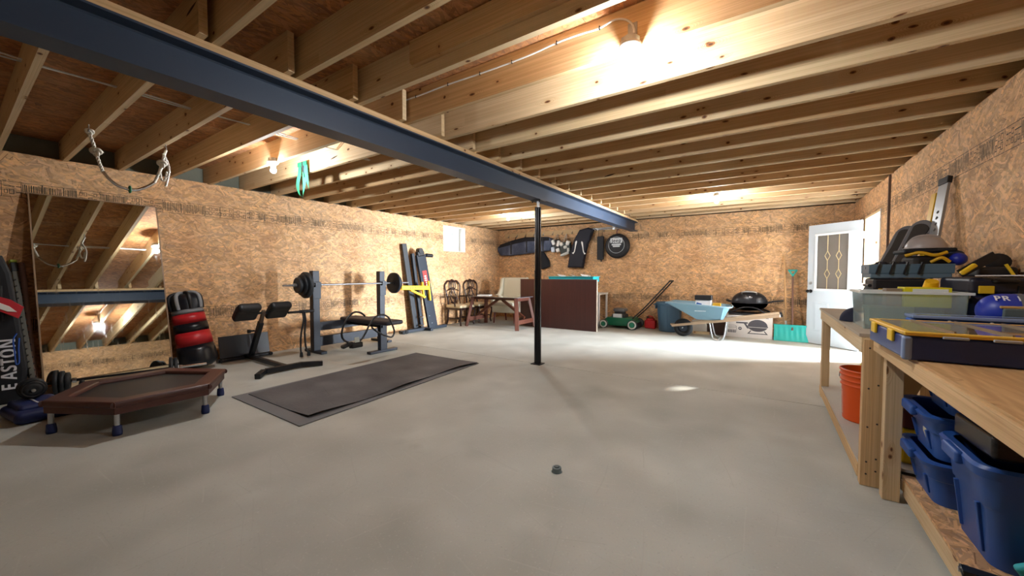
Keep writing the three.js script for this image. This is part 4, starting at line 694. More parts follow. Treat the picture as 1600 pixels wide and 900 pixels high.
// snow shovel and broom
{
  const g = thing('snow_shovel', 'teal snow shovel leaning on the wall beside the door', 'shovel', [.38, 0, -8.40]), sh = new THREE.Matrix4().makeRotationX(-.19);
  const n = 26, pts = []; const blade = []; for (let i = 0; i <= n; i++) { const u = i / n; pts.push(u); }
  const P = [], I = [], U = []; for (let s = 0; s < 2; s++) for (let j = 0; j <= 6; j++) for (let i = 0; i <= n; i++) { const u = i / n - .5, v = j / 6; P.push(u * .5, v * .285 + .006, Math.cos(u * 6.283 * 6.5) * .006 * Math.sin(v * 3.14) + .06 * (v - .45) * (v - .45) * 2 - .05 * v - s * .006); U.push(u, v); }
  const at = (s, j, i) => s * 7 * (n + 1) + j * (n + 1) + i; for (let j = 0; j < 6; j++) for (let i = 0; i < n; i++) { I.push(at(0, j, i), at(0, j, i + 1), at(0, j + 1, i), at(0, j, i + 1), at(0, j + 1, i + 1), at(0, j + 1, i), at(1, j, i), at(1, j + 1, i), at(1, j, i + 1), at(1, j, i + 1), at(1, j + 1, i), at(1, j + 1, i + 1)); }
  const b = new THREE.BufferGeometry(); b.setAttribute('position', new THREE.Float32BufferAttribute(P, 3)); b.setAttribute('uv', new THREE.Float32BufferAttribute(U, 2)); b.setIndex(I); b.computeVertexNormals();
  part('blade', b, mTeal, g, 'ribbed teal plastic blade'); part('blade_rim', [box(.52, .02, .03, 0, .288, -.03, null, .006)], mTeal, g);
  part('shaft', rod([.02, .2, -.02], [.02, 1.16, -.315], .016), mat(0x6b4a3c, .55), g, 'brown shaft');
  const gp = part('grip', [box(.03, .05, .03, .02, 1.17, -.32, null, .008), bar([.02, 1.18, -.32], [-.035, 1.27, -.34], .02, .022), bar([.02, 1.18, -.32], [.075, 1.27, -.34], .02, .022), rod([-.05, 1.275, -.34], [.09, 1.275, -.34], .015)], mTeal, g, 'teal grip');
  const br = thing('wooden_pole', 'long pale wooden pole standing beside the teal snow shovel', 'pole'); part('shaft', rod([.31, .35, -8.60], [.265, 1.55, -8.825], .014, .014), mat(0xb98f5e, .6), br); part('ferrule', rod([.326, .0, -8.535], [.31, .35, -8.60], .017), mat(0xcfd2d4, .4, .4), br, 'pale metal end');
}
// hook rail with hanging bags
{
  const y = 2.27, zf = ROOM.zb + .02, g = thing('hook_rail', 'pale wooden rail of coat hooks high on the end wall', 'rail', [0, 0, 0]);
  part('board', grain(box(3.2, .12, .019, -4.55, y, ROOM.zb + .0105), 0, 1 / 4.2, 3), mLumber[2], g);
  const hooks = []; for (let k = 0; k < 11; k++) { const x = -6.0 + k * .275; hooks.push(x); part('hook', tube([[x, y + .02, zf], [x, y - .03, zf + .01], [x, y - .055, zf + .035], [x, y - .03, zf + .06]], .007, 20, 6), mSteel, g); }
  part('tool_bar', [rod([-3.75, y + .02, zf + .05], [-2.75, y + .04, zf + .05], .014), rod([-3.75, y + .0, zf + .05], [-2.75, y - .0, zf + .05], .01), box(.05, .1, .02, -3.0, y + .03, zf + .05)], mSteel, g, 'steel bar'); for (const x of [-3.7, -2.8]) part('bar_bracket', box(.02, .06, .06, x, y + .01, zf + .02), mSteel, g);
  const Z = ROOM.zb + .1, bagTex = noiseTex(512, 256, [66, 76, 100], 9000, 150, 60);
  const b = thing('snowboard_bag', 'long speckled navy snowboard bag hung level from the hook rail', 'bag');
  const shape = (pts, d, bev) => extrude(pts, d, bev);
  part('bag_body', grain(shape([[-6.28, 1.86], [-6.2, 1.76], [-5.9, 1.75], [-5.2, 1.80], [-4.68, 1.85], [-4.63, 1.95], [-4.65, 2.1], [-4.75, 2.13], [-5.4, 2.15], [-5.65, 2.1], [-6.2, 1.99], [-6.28, 1.94]], .13, .04).translate(0, 0, Z - .08), 0, 1, 1), new THREE.MeshPhysicalMaterial({ map: bagTex, roughness: .8 }), b);
  part('bag_top', shape([[-6.26, 1.94], [-5.7, 2.05], [-5.4, 2.09], [-4.68, 2.08], [-4.7, 2.13], [-5.4, 2.17], [-5.7, 2.13], [-6.2, 2.01]], .145, .02).translate(0, 0, Z - .085), mat(0x10131c, .8), b, 'black edge panel');
  for (const x of [-5.85, -5.35, -4.85]) part('strap', box(.035, .34, .15, x, 1.95 + (x + 5.35) * .07, Z - .012, null, .008), mBlack, b); for (const x of [-5.75, -5.45]) part('hanger', tube([[x, 2.14, Z], [x, 2.2, Z - .03], [x, y - .05, zf + .03]], .008, 16, 6), mBlack, b);
  const sk = [];
  const skate = (name, lb, x, y0, list) => { const t = thing(name, lb, 'gear'); part('strap', [tube([[x, y - .05, zf + .035], [x + .03, y0 + .18, Z], [x + .06, y0 + .05, Z + .02]], .012, 20, 6), tube([[x, y - .05, zf + .035], [x - .06, y0 + .17, Z], [x - .08, y0 + .05, Z + .02]], .012, 20, 6)], mat(0xb9aa98, .8), t); for (const [dx, dy, w, h, c, a] of list) part(c > 0x888888 ? 'white_panel' : 'dark_panel', box(w, h, .13, x + dx, y0 + dy, Z + (c > 0x888888 ? .035 : 0), [0, 0, a], .03), mat(c, .6), t); };
  skate('skate_pair', 'white and black skates hung by straps beside the snowboard bag', -4.47, 1.93, [[0, 0, .2, .3, 0x15181f, .2], [-.07, .08, .09, .14, 0xe2e2e0, .4], [.07, .05, .08, .16, 0xdcdcda, -.3], [-.08, -.1, .1, .14, 0xc9d6e6, .1], [.06, -.12, .1, .1, 0xe2e2e0, .3]]);
  skate('mesh_bag', 'black and white drawstring bag hanging between the skates and navy bag', -4.22, 1.86, [[0, 0, .28, .3, 0x2e3634, .1], [-.09, .1, .1, .1, 0xdad8d2, .5], [.08, .12, .09, .12, 0xe2e0da, -.2], [.02, .02, .1, .08, 0xd2d0c8, .2], [.0, -.15, .24, .06, 0xc9cac6, .35], [.1, -.05, .06, .1, 0xe2e0da, 0]]);
  const n = thing('navy_sports_bag', 'long navy bag with white curved marks hanging below the steel bar', 'bag'); 
  part('bag_body', shape([[-4.12, 1.40], [-3.78, 1.40], [-3.72, 1.7], [-3.66, 1.95], [-3.52, 2.26], [-3.62, 2.3], [-3.82, 2.26], [-3.95, 2.05], [-4.06, 1.75]], .13, .035).translate(0, 0, Z - .08), mat(0x0f1122, .7), n);
  const sw = (x, y0, s) => extrude([[0, .3], [.035, .33], [.05, .3], [.02, .2], [-.01, .06], [-.05, 0], [-.09, .03], [-.04, .05], [-.02, .12]].map(([a, b]) => [a * s + x, b + y0]), .006, 0).translate(0, 0, Z + .048); part('white_mark', sw(-3.94, 1.70, 1), mWhite, n, 'white curved mark'); part('white_mark', sw(-3.74, 1.68, -.9), mWhite, n, 'white curved mark');
  part('strap', tube([[-3.6, 2.24, Z - .02], [-3.5, 2.31, Z - .03], [-3.42, 2.26, zf + .06]], .012, 20, 6), mBlack, n);
  const sl = thing('slim_bag', 'slim dark umbrella bag hanging from the steel bar', 'bag'); part('bag_body', box(.16, .56, .07, -3.32, 1.83, Z - .03, null, .02), mat(0x202126, .75), sl); part('loop', [rod([-3.37, 2.1, Z - .03], [-3.37, 2.26, zf + .05], .005, .005, 6), rod([-3.28, 2.1, Z - .03], [-3.28, 2.26, zf + .05], .005, .005, 6)], mBlack, sl); part('tip', rod([-3.3, 1.5, Z - .03], [-3.3, 1.56, Z - .03], .02), mBlack, sl);
  const cp = thing('cloth_cap', 'pointed black cap hanging on the end wall below the snowboard bag', 'cap'); part('cap_body', shape([[-5.1, 1.42], [-4.9, 1.36], [-4.72, 1.42], [-4.74, 1.55], [-4.88, 1.75], [-4.93, 1.79], [-4.98, 1.72], [-5.08, 1.56]], .09, .03).translate(0, 0, ROOM.zb + .015), mat(0x14161e, .85), cp); part('peg', rod([-4.92, 1.75, ROOM.zb], [-4.92, 1.76, ROOM.zb + .05], .008), mSteel, cp);
  const t = thing('spare_tyre_cover', 'round black spare tyre cover with white lettering hung on the end wall', 'tyre cover', [-2.91, 1.86, ROOM.zb + .002]);
  part('cover', rot(lathe([[0, 0], [.24, 0], [.275, .02], [.29, .06], [.28, .11], [.24, .14], [.12, .148], [0, .15]], 40), Math.PI / 2), mat(0x14141a, .6), t);
  part('ring', new THREE.TorusGeometry(.185, .006, 8, 50).translate(0, .02, .148), mat(0xa9b0b6, .4), t, 'pale ring');
  part('lettering', new THREE.PlaneGeometry(.3, .22).translate(0, .075, .1535), label(.3, .22, 256, (x, w, h) => { x.clearRect(0, 0, w, h); x.fillStyle = '#c9ced3'; x.beginPath(); x.roundRect(8, 4, w - 16, h * .52, 12); x.fill(); x.fillStyle = '#1b1d24'; x.font = 'bold 92px sans-serif'; x.textAlign = 'center'; x.textBaseline = 'middle'; x.fillText('Jeep', w / 2, h * .3); x.fillStyle = '#c9ced3'; x.beginPath(); x.roundRect(34, h * .62, w - 68, h * .17, 6); x.fill(); x.beginPath(); x.roundRect(58, h * .82, w - 116, h * .14, 6); x.fill(); }), t, 'pale lettered plate');
  part('hanger', tube([[0, .26, .08], [-.02, .34, .06], [.02, .4, .05], [0, .43, .05]], .012, 20, 6), mat(0x8a5a58, .6), t);
}

// ================================================================ WORKBENCHES ON THE RIGHT
const lum = (w, h, d, x, y, z, axis, k = 0, r = null) => grain(box(w, h, d, x, y, z, r, .003), axis, 1 / 4.2, 1 / .3, k * .23, k * .31);
const plyTex = canvasTex(1024, 512, (c, w, h) => { c.fillStyle = rgb(186, 150, 104); c.fillRect(0, 0, w, h); for (let i = 0; i < 420; i++) { const y = rr(0, h), k = rr(-1, 1), a = rr(3, 20), p = rr(0, 6); c.beginPath(); for (let x = 0; x <= w; x += 32) { const yy = y + Math.sin(x / w * 6.283 + p) * a; x ? c.lineTo(x, yy) : c.moveTo(x, yy); } c.strokeStyle = rgb(186 + k * 34, 150 + k * 32, 104 + k * 28, .3); c.lineWidth = rr(1, 6); c.stroke(); } for (let i = 0; i < 30; i++) { c.beginPath(); c.ellipse(rr(0, w), rr(0, h), rr(8, 30), rr(4, 10), rr(-.3, .3), 0, 7); c.strokeStyle = rgb(120, 84, 48, .4); c.lineWidth = 2; c.stroke(); } for (let i = 0; i < 60; i++) { c.fillStyle = rgb(90, 70, 50, .12); c.beginPath(); c.ellipse(rr(0, w), rr(0, h), rr(5, 40), rr(4, 24), rr(0, 3), 0, 7); c.fill(); } });
const mPly = woodMat(plyTex, .6);
{
  const T = .868, xf = .46, xb = 1.22, z0 = -4.9, z1 = -2.92, g = thing('workbench', 'far lumber workbench with an orange bucket on its low shelf', 'workbench');
  part('bench_top', grain(box(xb - xf + .02, .018, z1 - z0, (xf + xb) / 2, T - .009, (z0 + z1) / 2), 2, .5, .5), woodMat(noiseTex(512, 512, [184, 170, 150], 6000, 16, 80, 100), .7), g);
  part('front_rail', lum(.038, .089, z1 - z0, xf + .019, T - .065, (z0 + z1) / 2, 2, 1), mLumber[1], g); part('back_rail', lum(.038, .089, z1 - z0, xb - .019, T - .065, (z0 + z1) / 2, 2, 2), mLumber[1], g);
  part('end_rail', lum(xb - xf - .08, .089, .038, (xf + xb) / 2, T - .065, z1 - .019, 0, 2), mLumber[3], g); part('end_rail', lum(xb - xf - .08, .089, .038, (xf + xb) / 2, T - .065, z0 + .019, 0, 3), mLumber[3], g);
  for (const [x, z, k] of [[xf + .012, z1 - .0, 0], [xb - .06, z1 - .06, 1], [xb - .06, z0 + .06, 2]]) part('leg', lum(.09, T - .03, .06, x + .04, (T - .03) / 2 + .002, z, 1, k), mLumber[k ? 3 : 2], g);
  part('leg', lum(.06, T - .06, .09, xf + .035, (T - .06) / 2 + .002, z0 + .1, 1, 2), mLumber[1], g);
  part('shelf_rail', lum(.038, .075, z1 - z0 - .06, xf + .022, .06, (z0 + z1) / 2, 2, 3), mLumber[2], g); part('shelf_rail', lum(.038, .075, z1 - z0 - .06, xb - .02, .06, (z0 + z1) / 2, 2, 1), mLumber[2], g);
  part('low_shelf', box(xb - xf - .02, .016, z1 - z0 - .1, (xf + xb) / 2, .106, (z0 + z1) / 2), mat(0xb9b4ac, .6), g, 'pale painted shelf board');
  for (const y of [.06, .13, .33, .55, .78]) for (const dx of [.02, .06]) part('nail', rod([xf + .012 + dx, y + dx * .6, z1 + .029], [xf + .012 + dx, y + dx * .6, z1 + .032], .005, .005, 8), mat(0x3a332c, .6), g);
}
{
  const T = .86, xf = .50, xb = 1.22, z0 = -2.86, z1 = -.75, g = thing('workbench', 'near lumber workbench with blue storage totes stacked underneath', 'workbench');
  part('bench_top', grain(box(xb - xf, .016, z1 - z0, (xf + xb) / 2 + .012, T - .008, (z0 + z1) / 2), 2, .5, .5), mPly, g, 'plywood top'); 
  part('front_rail', lum(.038, .064, z1 - z0, xf + .019, T - .034 - .008, (z0 + z1) / 2, 2, 2), mLumber[2], g); part('back_rail', lum(.038, .064, z1 - z0, xb - .019, T - .05, (z0 + z1) / 2, 2, 1), mLumber[1], g);
  for (const [x, z, k] of [[xf + .038, -2.80, 3], [xf + .038, -.82, 2], [xb - .06, -2.8, 1], [xb - .06, -.82, 0]]) part('leg', lum(.07, T - .07, .06, x + .035, (T - .07) / 2 + .002, z, 1, k), mLumber[1], g);
  part('shelf_rail', lum(.038, .089, z1 - z0 - .1, .645, .075, (z0 + z1) / 2, 2, 1), mLumber[1], g); part('shelf_rail', lum(.038, .089, z1 - z0 - .1, xb - .03, .075, (z0 + z1) / 2, 2, 1), mLumber[1], g);
  part('low_shelf', grain(box(.58, .014, z1 - z0 - .06, .915, .127, (z0 + z1) / 2), 2, 1 / 2.44, 1 / 1.22), mOSBbare, g, 'strand board shelf'); part('cross_tie', lum(.5, .06, .03, .87, .09, -2.8, 0, 2), mLumber[3], g);
}
// ---- under the far bench
{
  const S = .116, b = thing('orange_bucket', 'orange plastic bucket on the low shelf of the far workbench', 'bucket', [.635, S, -3.80]), or = mat(0xe0560f, .4);
  part('bucket_body', lathe([[0, 0], [.128, 0], [.132, .008], [.142, .26], [.15, .262], [.15, .27], [.144, .273], [.144, .295], [.152, .297], [.152, .305], [.146, .308], [.147, .335], [.155, .337], [.155, .345], [.149, .348], [.15, .368], [.157, .37], [.156, .382], [.145, .382], [.138, .26], [.126, .012], [0, .01]], 40), or, b);
  part('print', (() => { const c = new THREE.CylinderGeometry(.1425, .1345, .19, 16, 1, true, -2.15, .8); return c.translate(0, .13, 0); })(), label(.115, .19, 128, (x, w, h) => { x.clearRect(0, 0, w, h); x.strokeStyle = '#efe0d2'; x.lineWidth = 6; x.strokeRect(8, 8, w - 16, h - 16); x.lineWidth = 9; x.beginPath(); x.moveTo(w * .3, h * .15); x.lineTo(w * .72, h * .32); x.moveTo(w * .3, h * .32); x.lineTo(w * .72, h * .17); x.stroke(); }), b, 'thin pale printed panel');
  part('bail', tube([[-.155, .34, 0], [-.13, .28, .12], [0, .235, .165], [.13, .28, .12], [.155, .34, 0]].map(([x, y, z]) => [x, y, -z]), .003, 30, 6), mSteel, b);
  const y = thing('yellow_board', 'yellow-faced board leaning behind the orange bucket', 'board'); part('board', box(.24, .62, .025, .80, S + .338, -4.28, [-.05, .15, -.35], .003), mat(0xd2b21c, .6), y); 
  const y2 = thing('pale_board', 'pale framed board leaning behind the orange bucket', 'board'); part('board', box(.28, .60, .02, .90, S + .336, -4.14, [-.05, .2, -.4], .003), mat(0xb9a578, .6), y2); part('edge', box(.02, .6, .03, .76, S + .29, -4.1, [-.05, .2, -.4], .003), mat(0xdcc99a, .6), y2);
  const y3 = thing('yellow_case', 'yellow and black tool case behind the post of the far workbench', 'case', [.86, S, -3.18]); part('case_body', box(.4, .2, .26, 0, .1, 0, null, .02), mat(0xd8b81c, .5), y3); part('case_lid', box(.4, .12, .26, 0, .262, 0, null, .02), mat(0x55221c, .5), y3);
}
// ---- under the near bench: totes
function tote(label, pos, w, h, d, turn = 0) {
  const g = thing('storage_tote', label, 'tote', pos, turn, 'blue totes under the bench'), m = mat(0x24509a, .42), tp = .86, t = .006;
  const ring = (k) => { const a = w / 2 * (tp + (1 - tp) * k), b = d / 2 * (tp + (1 - tp) * k), r = .05, out = []; for (const [sx, sz, a0] of [[1, 1, 0], [-1, 1, 1], [-1, -1, 2], [1, -1, 3]]) for (let i = 0; i <= 4; i++) { const q = (a0 + i / 4) * Math.PI / 2; out.push([sx * (a - r) + Math.cos(q) * r, sz * (b - r) + Math.sin(q) * r]); } return out; };
  const P = [], I = [], lays = [[0, 0, 0], [.0, .02, 0], [.55, .56, 0], [.58, .58, .006], [.88, .88, .008], [.885, .885, .03], [.97, .97, .034], [1, 1, .022], [1, .985, -.01], [.6, .6, -.012], [.05, .05, -.012]];
  const N = 20; for (const [k, y, o] of lays) for (const [x, z] of ring(k)) { const l = Math.hypot(x, z); P.push(x + x / l * o, y * h, z + z / l * o); }
  for (let j = 0; j + 1 < lays.length; j++) for (let i = 0; i < N; i++) { const a = j * N + i, b = j * N + (i + 1) % N; I.push(a, a + N, b, b, a + N, b + N); }
  for (let i = 1; i + 1 < N; i++) { I.push(0, i, i + 1); const o = (lays.length - 1) * N; I.push(o, o + i + 1, o + i); }
  const q = new THREE.BufferGeometry(); q.setAttribute('position', new THREE.Float32BufferAttribute(P, 3)); q.setIndex(I); const q2 = toCreasedNormals(q, .7);
  part('tote_body', q2, m, g);
  for (const s of [-1, 1]) part('handle', [box(.03, .05, d * .4, s * (w / 2 + .03), h * .93, 0, null, .012)], m, g);
  for (const s of [-1, 1]) for (const z of [-.25, .25]) part('rib', bar([s * w * .432, .03, z * d], [s * w * .475, h * .56, z * d * 1.05], .014, .02, .003), m, g);
  for (const s of [-1, 1]) part('rib', bar([0, .03, s * d * .432], [0, h * .56, s * d * .472], .02, .014, .003), m, g);
  return g;
}
{
  const S = .135;
  tote('lowest blue tote of the stack behind the large tote', [.868, S, -2.695], .45, .21, .38, 0);
  tote('middle blue tote of the stack with a torn pale sticker', [.868, S + .212, -2.695], .45, .21, .38, .0);
  tote('topmost blue tote of the stack just under the bench top', [.90, S + .424, -2.695], .42, .2, .38, 0);
  const st = scene.getObjectByName('storage_tote_001'); part('sticker', box(.004, .09, .05, -.212, .12, .06, [.5, 0, .13]), mat(0xd8d6b8, .7), st, 'torn pale sticker');
  tote('large blue tote at the front of the low shelf', [.93, S, -2.25], .52, .385, .37, 0);
  const f = thing('foil_pack', 'black and silver plastic wrapped pack lying on the large blue tote', 'pack', [.92, S + .39, -2.27], 0); part('wrapped_block', [box(.46, .09, .3, 0, .048, 0, [0, .05, 0], .015)], new THREE.MeshPhysicalMaterial({ map: noiseTex(256, 256, [52, 50, 52], 3000, 70, 40, 80), roughness: .25, metalness: .3 }), f); part('black_wrap', box(.4, .06, .16, .03, .085, .09, [.15, .2, 0], .02), mat(0x101114, .25), f);
  const k = thing('black_bar', 'flat black metal bar on the low shelf below the large tote', 'bar', [.80, S, -1.985], 0); part('bar', box(.40, .022, .05, 0, .0115, 0, [0, -.1, 0], .004), mat(0x15171a, .35), k); part('end_plug', rod([-.198, .012, -.02], [-.204, .012, -.021], .009), mSteel, k);
  const m = thing('teal_glove', 'light teal glove standing against the large tote', 'glove', [.83, S, -2.03], .0); part('glove', [box(.12, .12, .035, 0, .065, 0, [-.12, 0, .2], .016), box(.05, .05, .03, -.07, .06, .004, [0, 0, .6], .013)], mat(0x3cb8c4, .6), m); part('cuff', box(.1, .04, .04, .0, .02, .0, null, .016), mWhite, m);
}
// ---- on the near bench
function bentStrip(len, r, a0, a1) { const n = 10, P = [], U = [], I = []; for (let i = 0; i <= n; i++) { const a = a0 + (a1 - a0) * i / n; for (const s of [-1, 1]) { P.push(s * len / 2, Math.sin(a) * r, Math.cos(a) * r); U.push((s + 1) / 2, i / n); } if (i < n) { const k = 2 * i; I.push(k, k + 1, k + 2, k + 1, k + 3, k + 2); } } const g = new THREE.BufferGeometry(); g.setAttribute('position', new THREE.Float32BufferAttribute(P, 3)); g.setAttribute('uv', new THREE.Float32BufferAttribute(U, 2)); g.setIndex(I); g.computeVertexNormals(); return g; }
const latchMat = mat(0xe2bb22, .45);
function organizer(name, label, pos, turn, w, h, d, body, lidM, edge) {
  const g = thing(name, label, 'organizer', pos, turn);
  part('case_body', box(w, h * .82, d, 0, h * .41, 0, null, .014), body, g); part('lid_edge', [box(w + .006, h * .14, .03, 0, h * .9, d / 2 - .012, null, .006), box(w + .006, h * .14, .03, 0, h * .9, -d / 2 + .012, null, .006), box(.03, h * .14, d, w / 2 - .012, h * .9, 0, null, .006), box(.03, h * .14, d, -w / 2 + .012, h * .9, 0, null, .006)], edge, g);
  part('lid', box(w - .04, h * .12, d - .04, 0, h * .9, 0, null, .004), lidM, g, 'clear lid'); return g;
}
{
  const T = .861, contents = noiseTex(512, 512, [150, 122, 84], 6000, 60, 120, 200);
  const lid = new THREE.MeshPhysicalMaterial({ map: contents, roughness: .2, clearcoat: 1 });
  const W = .74, D = .56, H = .12, g = organizer('parts_organizer', 'wide dark blue organizer with a yellow-edged lid on the near workbench', [.465 + W / 2, T, -2.17 - D / 2], .02, W, H, D, mat(0x1b3272, .4), lid, mat(0xd8ae3c, .45));
  part('latch', box(.012, .05, .07, -W / 2 - .006, H * .68, .12, null, .004), latchMat, g, 'yellow latch'); part('latch', box(.012, .05, .07, -W / 2 - .006, H * .68, -.16, null, .004), latchMat, g, 'yellow latch');
  for (let i = 0; i < 5; i++) part('hinge_clip', box(.07, .01, .01, -W / 2 + .14 + i * .13, H * .83, D / 2 + .005, null, .003), mat(0xaab4bf, .4), g);
  part('corner_post', box(.03, H * .8, .03, -W / 2 + .008, H * .41, D / 2 - .008, null, .01), mat(0x7e8fb4, .4), g, 'pale blue corner');
  for (let i = 1; i < 5; i++) part('divider', box(.006, .012, D - .06, -W / 2 + i * W / 5, H * .965, 0), mat(0x7a6a52, .4), g);
  const bl = mat(0x1d56b4, .38), g2 = organizer('parts_organizer', 'bright blue organizer with a clear lid behind the wide dark one', [.87, T + .008, -2.885], 0, .46, .13, .14, bl, new THREE.MeshPhysicalMaterial({ map: noiseTex(256, 256, [96, 92, 100], 3000, 50, 60, 80), roughness: .15, clearcoat: 1 }), mat(0x7d93bd, .4));
  part('handle_slot', box(.012, .06, .07, -.232, .06, 0, null, .004), mNavyPlastic, g2); for (const x of [-.1, .04, .18]) part('lid_stud', rod([x, .1, .07], [x, .1, .077], .006), mWhite, g2);
  // blue roll
  const r = thing('blue_roll', 'rolled blue sleeping bag with white lettering and grey straps', 'bag', [1.08, 1.017, -3.06], 0);
  const cyl = new THREE.CapsuleGeometry(.09, .12, 8, 28).rotateZ(Math.PI / 2); part('roll_body', cyl, mat(0x2038a8, .42), r);
}
{
  const b = thing('small_carton', 'low dark carton under the rolled blue bag', 'box', [1.08, .869, -3.06]); part('carton', box(.22, .055, .14, 0, .028, 0, null, .004), mat(0x20242c, .6), b);
  const r = scene.getObjectByName('blue_roll');
  part('lettering', bentStrip(.22, .0912, .5, 1.25), label(.24, .066, 256, (x, w, h) => { x.clearRect(0, 0, w, h); x.fillStyle = '#e8ecf6'; x.font = 'bold 52px sans-serif'; x.textBaseline = 'middle'; x.fillText('PR  RISER P', 2, h / 2); }), r, 'white lettering');
  for (const z of [-.06, .03]) part('strap', new THREE.CylinderGeometry(.0922, .0922, .022, 30, 1, true).rotateZ(Math.PI / 2).translate(z + .05, 0, 0), mat(0x6a6e72, .5), r);
  part('side_pocket', box(.17, .06, .02, .0, -.01, .085, [.1, 0, 0], .008), mat(0x5a6a6c, .5), r, 'grey pocket'); part('pocket_trim', box(.19, .012, .014, .0, .025, .088, [.2, 0, 0], .004), mat(0xc9a86a, .5), r, 'tan trim');
}
// ---- on the far bench
{
  const T = .869;
  const c = thing('clear_tote', 'clear plastic tote full of pale papers on the far workbench', 'tote', [.722, T, -3.36], 0), m = new THREE.MeshPhysicalMaterial({ color: 0xdfeaea, roughness: .12, transmission: .75, thickness: 0, ior: 1.45 });
  const w = .45, d = .36, h = .228; part('tote_body', [box(w * .9, .005, d * .9, 0, .004, 0), ...[-1, 1].flatMap((s) => [box(w * .95, h, .004, 0, h / 2, s * d * .475, [s * .07, 0, 0]), box(.004, h, d * .95, s * w * .475, h / 2, 0, [0, 0, -s * .07])])], m, c); part('rim', [box(w + .03, .014, .02, 0, h, d / 2), box(w + .03, .014, .02, 0, h, -d / 2), box(.02, .014, d, w / 2, h, 0), box(.02, .014, d, -w / 2, h, 0)], mat(0xdbe4e4, .25), c); part('handle', [box(.03, .03, .14, w / 2 + .02, h - .015, 0, null, .008)], mat(0xdbe4e4, .25), c);
  const p = thing('paper_bundle', 'pale bundle filling the clear tote', 'paper', [.70, T + .012, -3.36]); part('sheets', box(.32, .12, .22, 0, .062, 0, null, .01), mat(0xb9ccc4, .8), p);
  const gcard = thing('paper_bundle', 'grey-green card standing against the side of the clear tote', 'paper', [.80, T + .012, -3.232]); part('card', box(.12, .13, .004, 0, .066, 0), mat(0x4f7a7c, .7), gcard);
  const yb = thing('yellow_box', 'yellow printed box standing in the clear tote', 'box', [.79, T + .137, -3.38]); part('carton', box(.2, .12, .16, .02, .061, 0, null, .003), mat(0xdcd21e, .5), yb); part('label_strip', box(.15, .025, .002, .03, .1, .081), mat(0xdfe6e6, .6), yb, 'white label strip'); part('tape', rod([.05, .121, 0], [.05, .16, .02], .035, .03), mat(0xe3b112, .5), yb, 'yellow tape roll'); part('brown_part', box(.07, .11, .1, -.12, .056, 0), mat(0x8a7a6a, .6), yb);
  const cap = thing('dark_cap', 'dark navy cap lying by the end of the clear tote', 'cap', [.53, T, -3.66], .4); part('cap_body', new THREE.SphereGeometry(.09, 20, 12, 0, 6.283, 0, Math.PI / 2).scale(1.1, 1.1, 1).translate(.02, .002, 0), mat(0x121a33, .8), cap); part('peak', box(.1, .012, .13, .11, .012, 0, [0, 0, -.1], .005), mat(0x121a33, .8), cap);
  // tool cases behind
  const cs = thing('tool_case', 'large navy tool case with a yellow latch against the wall', 'case', [1.115, T, -3.55], 0); part('case_body', box(.26, .22, .46, 0, .111, 0, null, .025), mat(0x141a38, .4), cs); part('case_lid', box(.27, .1, .47, 0, .27, 0, null, .025), mat(0x191c2a, .4), cs); part('latch', box(.06, .045, .014, -.07, .25, .237, null, .004), latchMat, cs, 'yellow latch'); part('latch', box(.05, .05, .014, .07, .25, .237, null, .004), mBlack, cs); part('handle', tube([[-.04, .3, .23], [-.035, .3, .255], [.035, .3, .255], [.04, .3, .23]], .012, 20, 8), mBlack, cs);
  const cb = thing('tool_case', 'black tool box under the grey tool tray', 'case', [.835, T, -4.12], 0); part('case_body', box(.30, .215, .3, 0, .109, 0, null, .02), mat(0x101218, .5), cb); part('case_lid', box(.31, .09, .31, 0, .262, 0, null, .02), mat(0x14161d, .5), cb); part('clip', [box(.05, .06, .02, -.1, .2, .155, null, .005)], mat(0xc9a21e, .5), cb, 'yellow clip'); part('hinge', rod([-.165, .25, .1], [-.165, .25, -.1], .012), mBlack, cb);
  const tr = thing('tool_tray', 'long grey plastic tool tray with dark straps on the black tool box', 'tray', [.878, T + .309, -4.12], 0); part('tray_body', [box(.43, .035, .3, 0, .0185, 0, null, .008), box(.45, .07, .012, 0, .07, .15, [.12, 0, 0], .004), box(.45, .07, .012, 0, .07, -.15, [-.12, 0, 0], .004), box(.012, .07, .3, -.215, .07, 0), box(.012, .07, .3, .215, .07, 0)], mat(0x60788a, .45), tr); for (let i = 0; i < 4; i++) part('strap', bar([-.165 + i * .075, .12, .165], [-.185 + i * .075, .03, .166], .022, .008), mBlack, tr, 'dark strap');
  for (const [i, lb] of ['crumpled charcoal work glove at the doorway end of the grey tray', 'dark brown work glove heaped beside the charcoal one', 'blackish work glove heaped against the tool belt'].entries()) { const t = thing('work_glove', lb, 'glove', [.71 + i * .085, T + .345, -4.10], i * .9, 'dark gloves in the tray'); part('glove', [box(.1, .06, .09, 0, .045, 0, [.2 * i, .4, .2], .028), box(.04, .035, .07, .03, .075, .02, [0, .8, .3], .016)], mat([0x23222a, 0x35302c, 0x1d1f28][i], .8), t); }
  const tb = thing('tool_belt', 'black and yellow tool belt heaped at the end of the grey tray', 'tool belt', [.985, T + .346, -4.10]);
  part('pouch', box(.2, .13, .2, .0, .067, 0, [0, .2, .05], .03), mat(0x1c1612, .7), tb); part('pouch', box(.1, .1, .14, .12, .12, .02, [0, .2, -.3], .03), mat(0x15223c, .6), tb); part('yellow_handle', tube([[-.13, .13, .1], [-.06, .15, .12], [.02, .13, .13], [.08, .15, .12]], .012, 24, 8), mat(0xd9a818, .5), tb, 'yellow handle'); part('yellow_handle', tube([[.0, .08, .12], [.05, .11, .14], [.09, .08, .14]], .011, 20, 8), mat(0xd9a818, .5), tb, 'yellow handle'); part('blue_reel', new THREE.SphereGeometry(.045, 18, 12).translate(.14, .1, .1), mat(0x1c2c9a, .4), tb, 'blue reel');
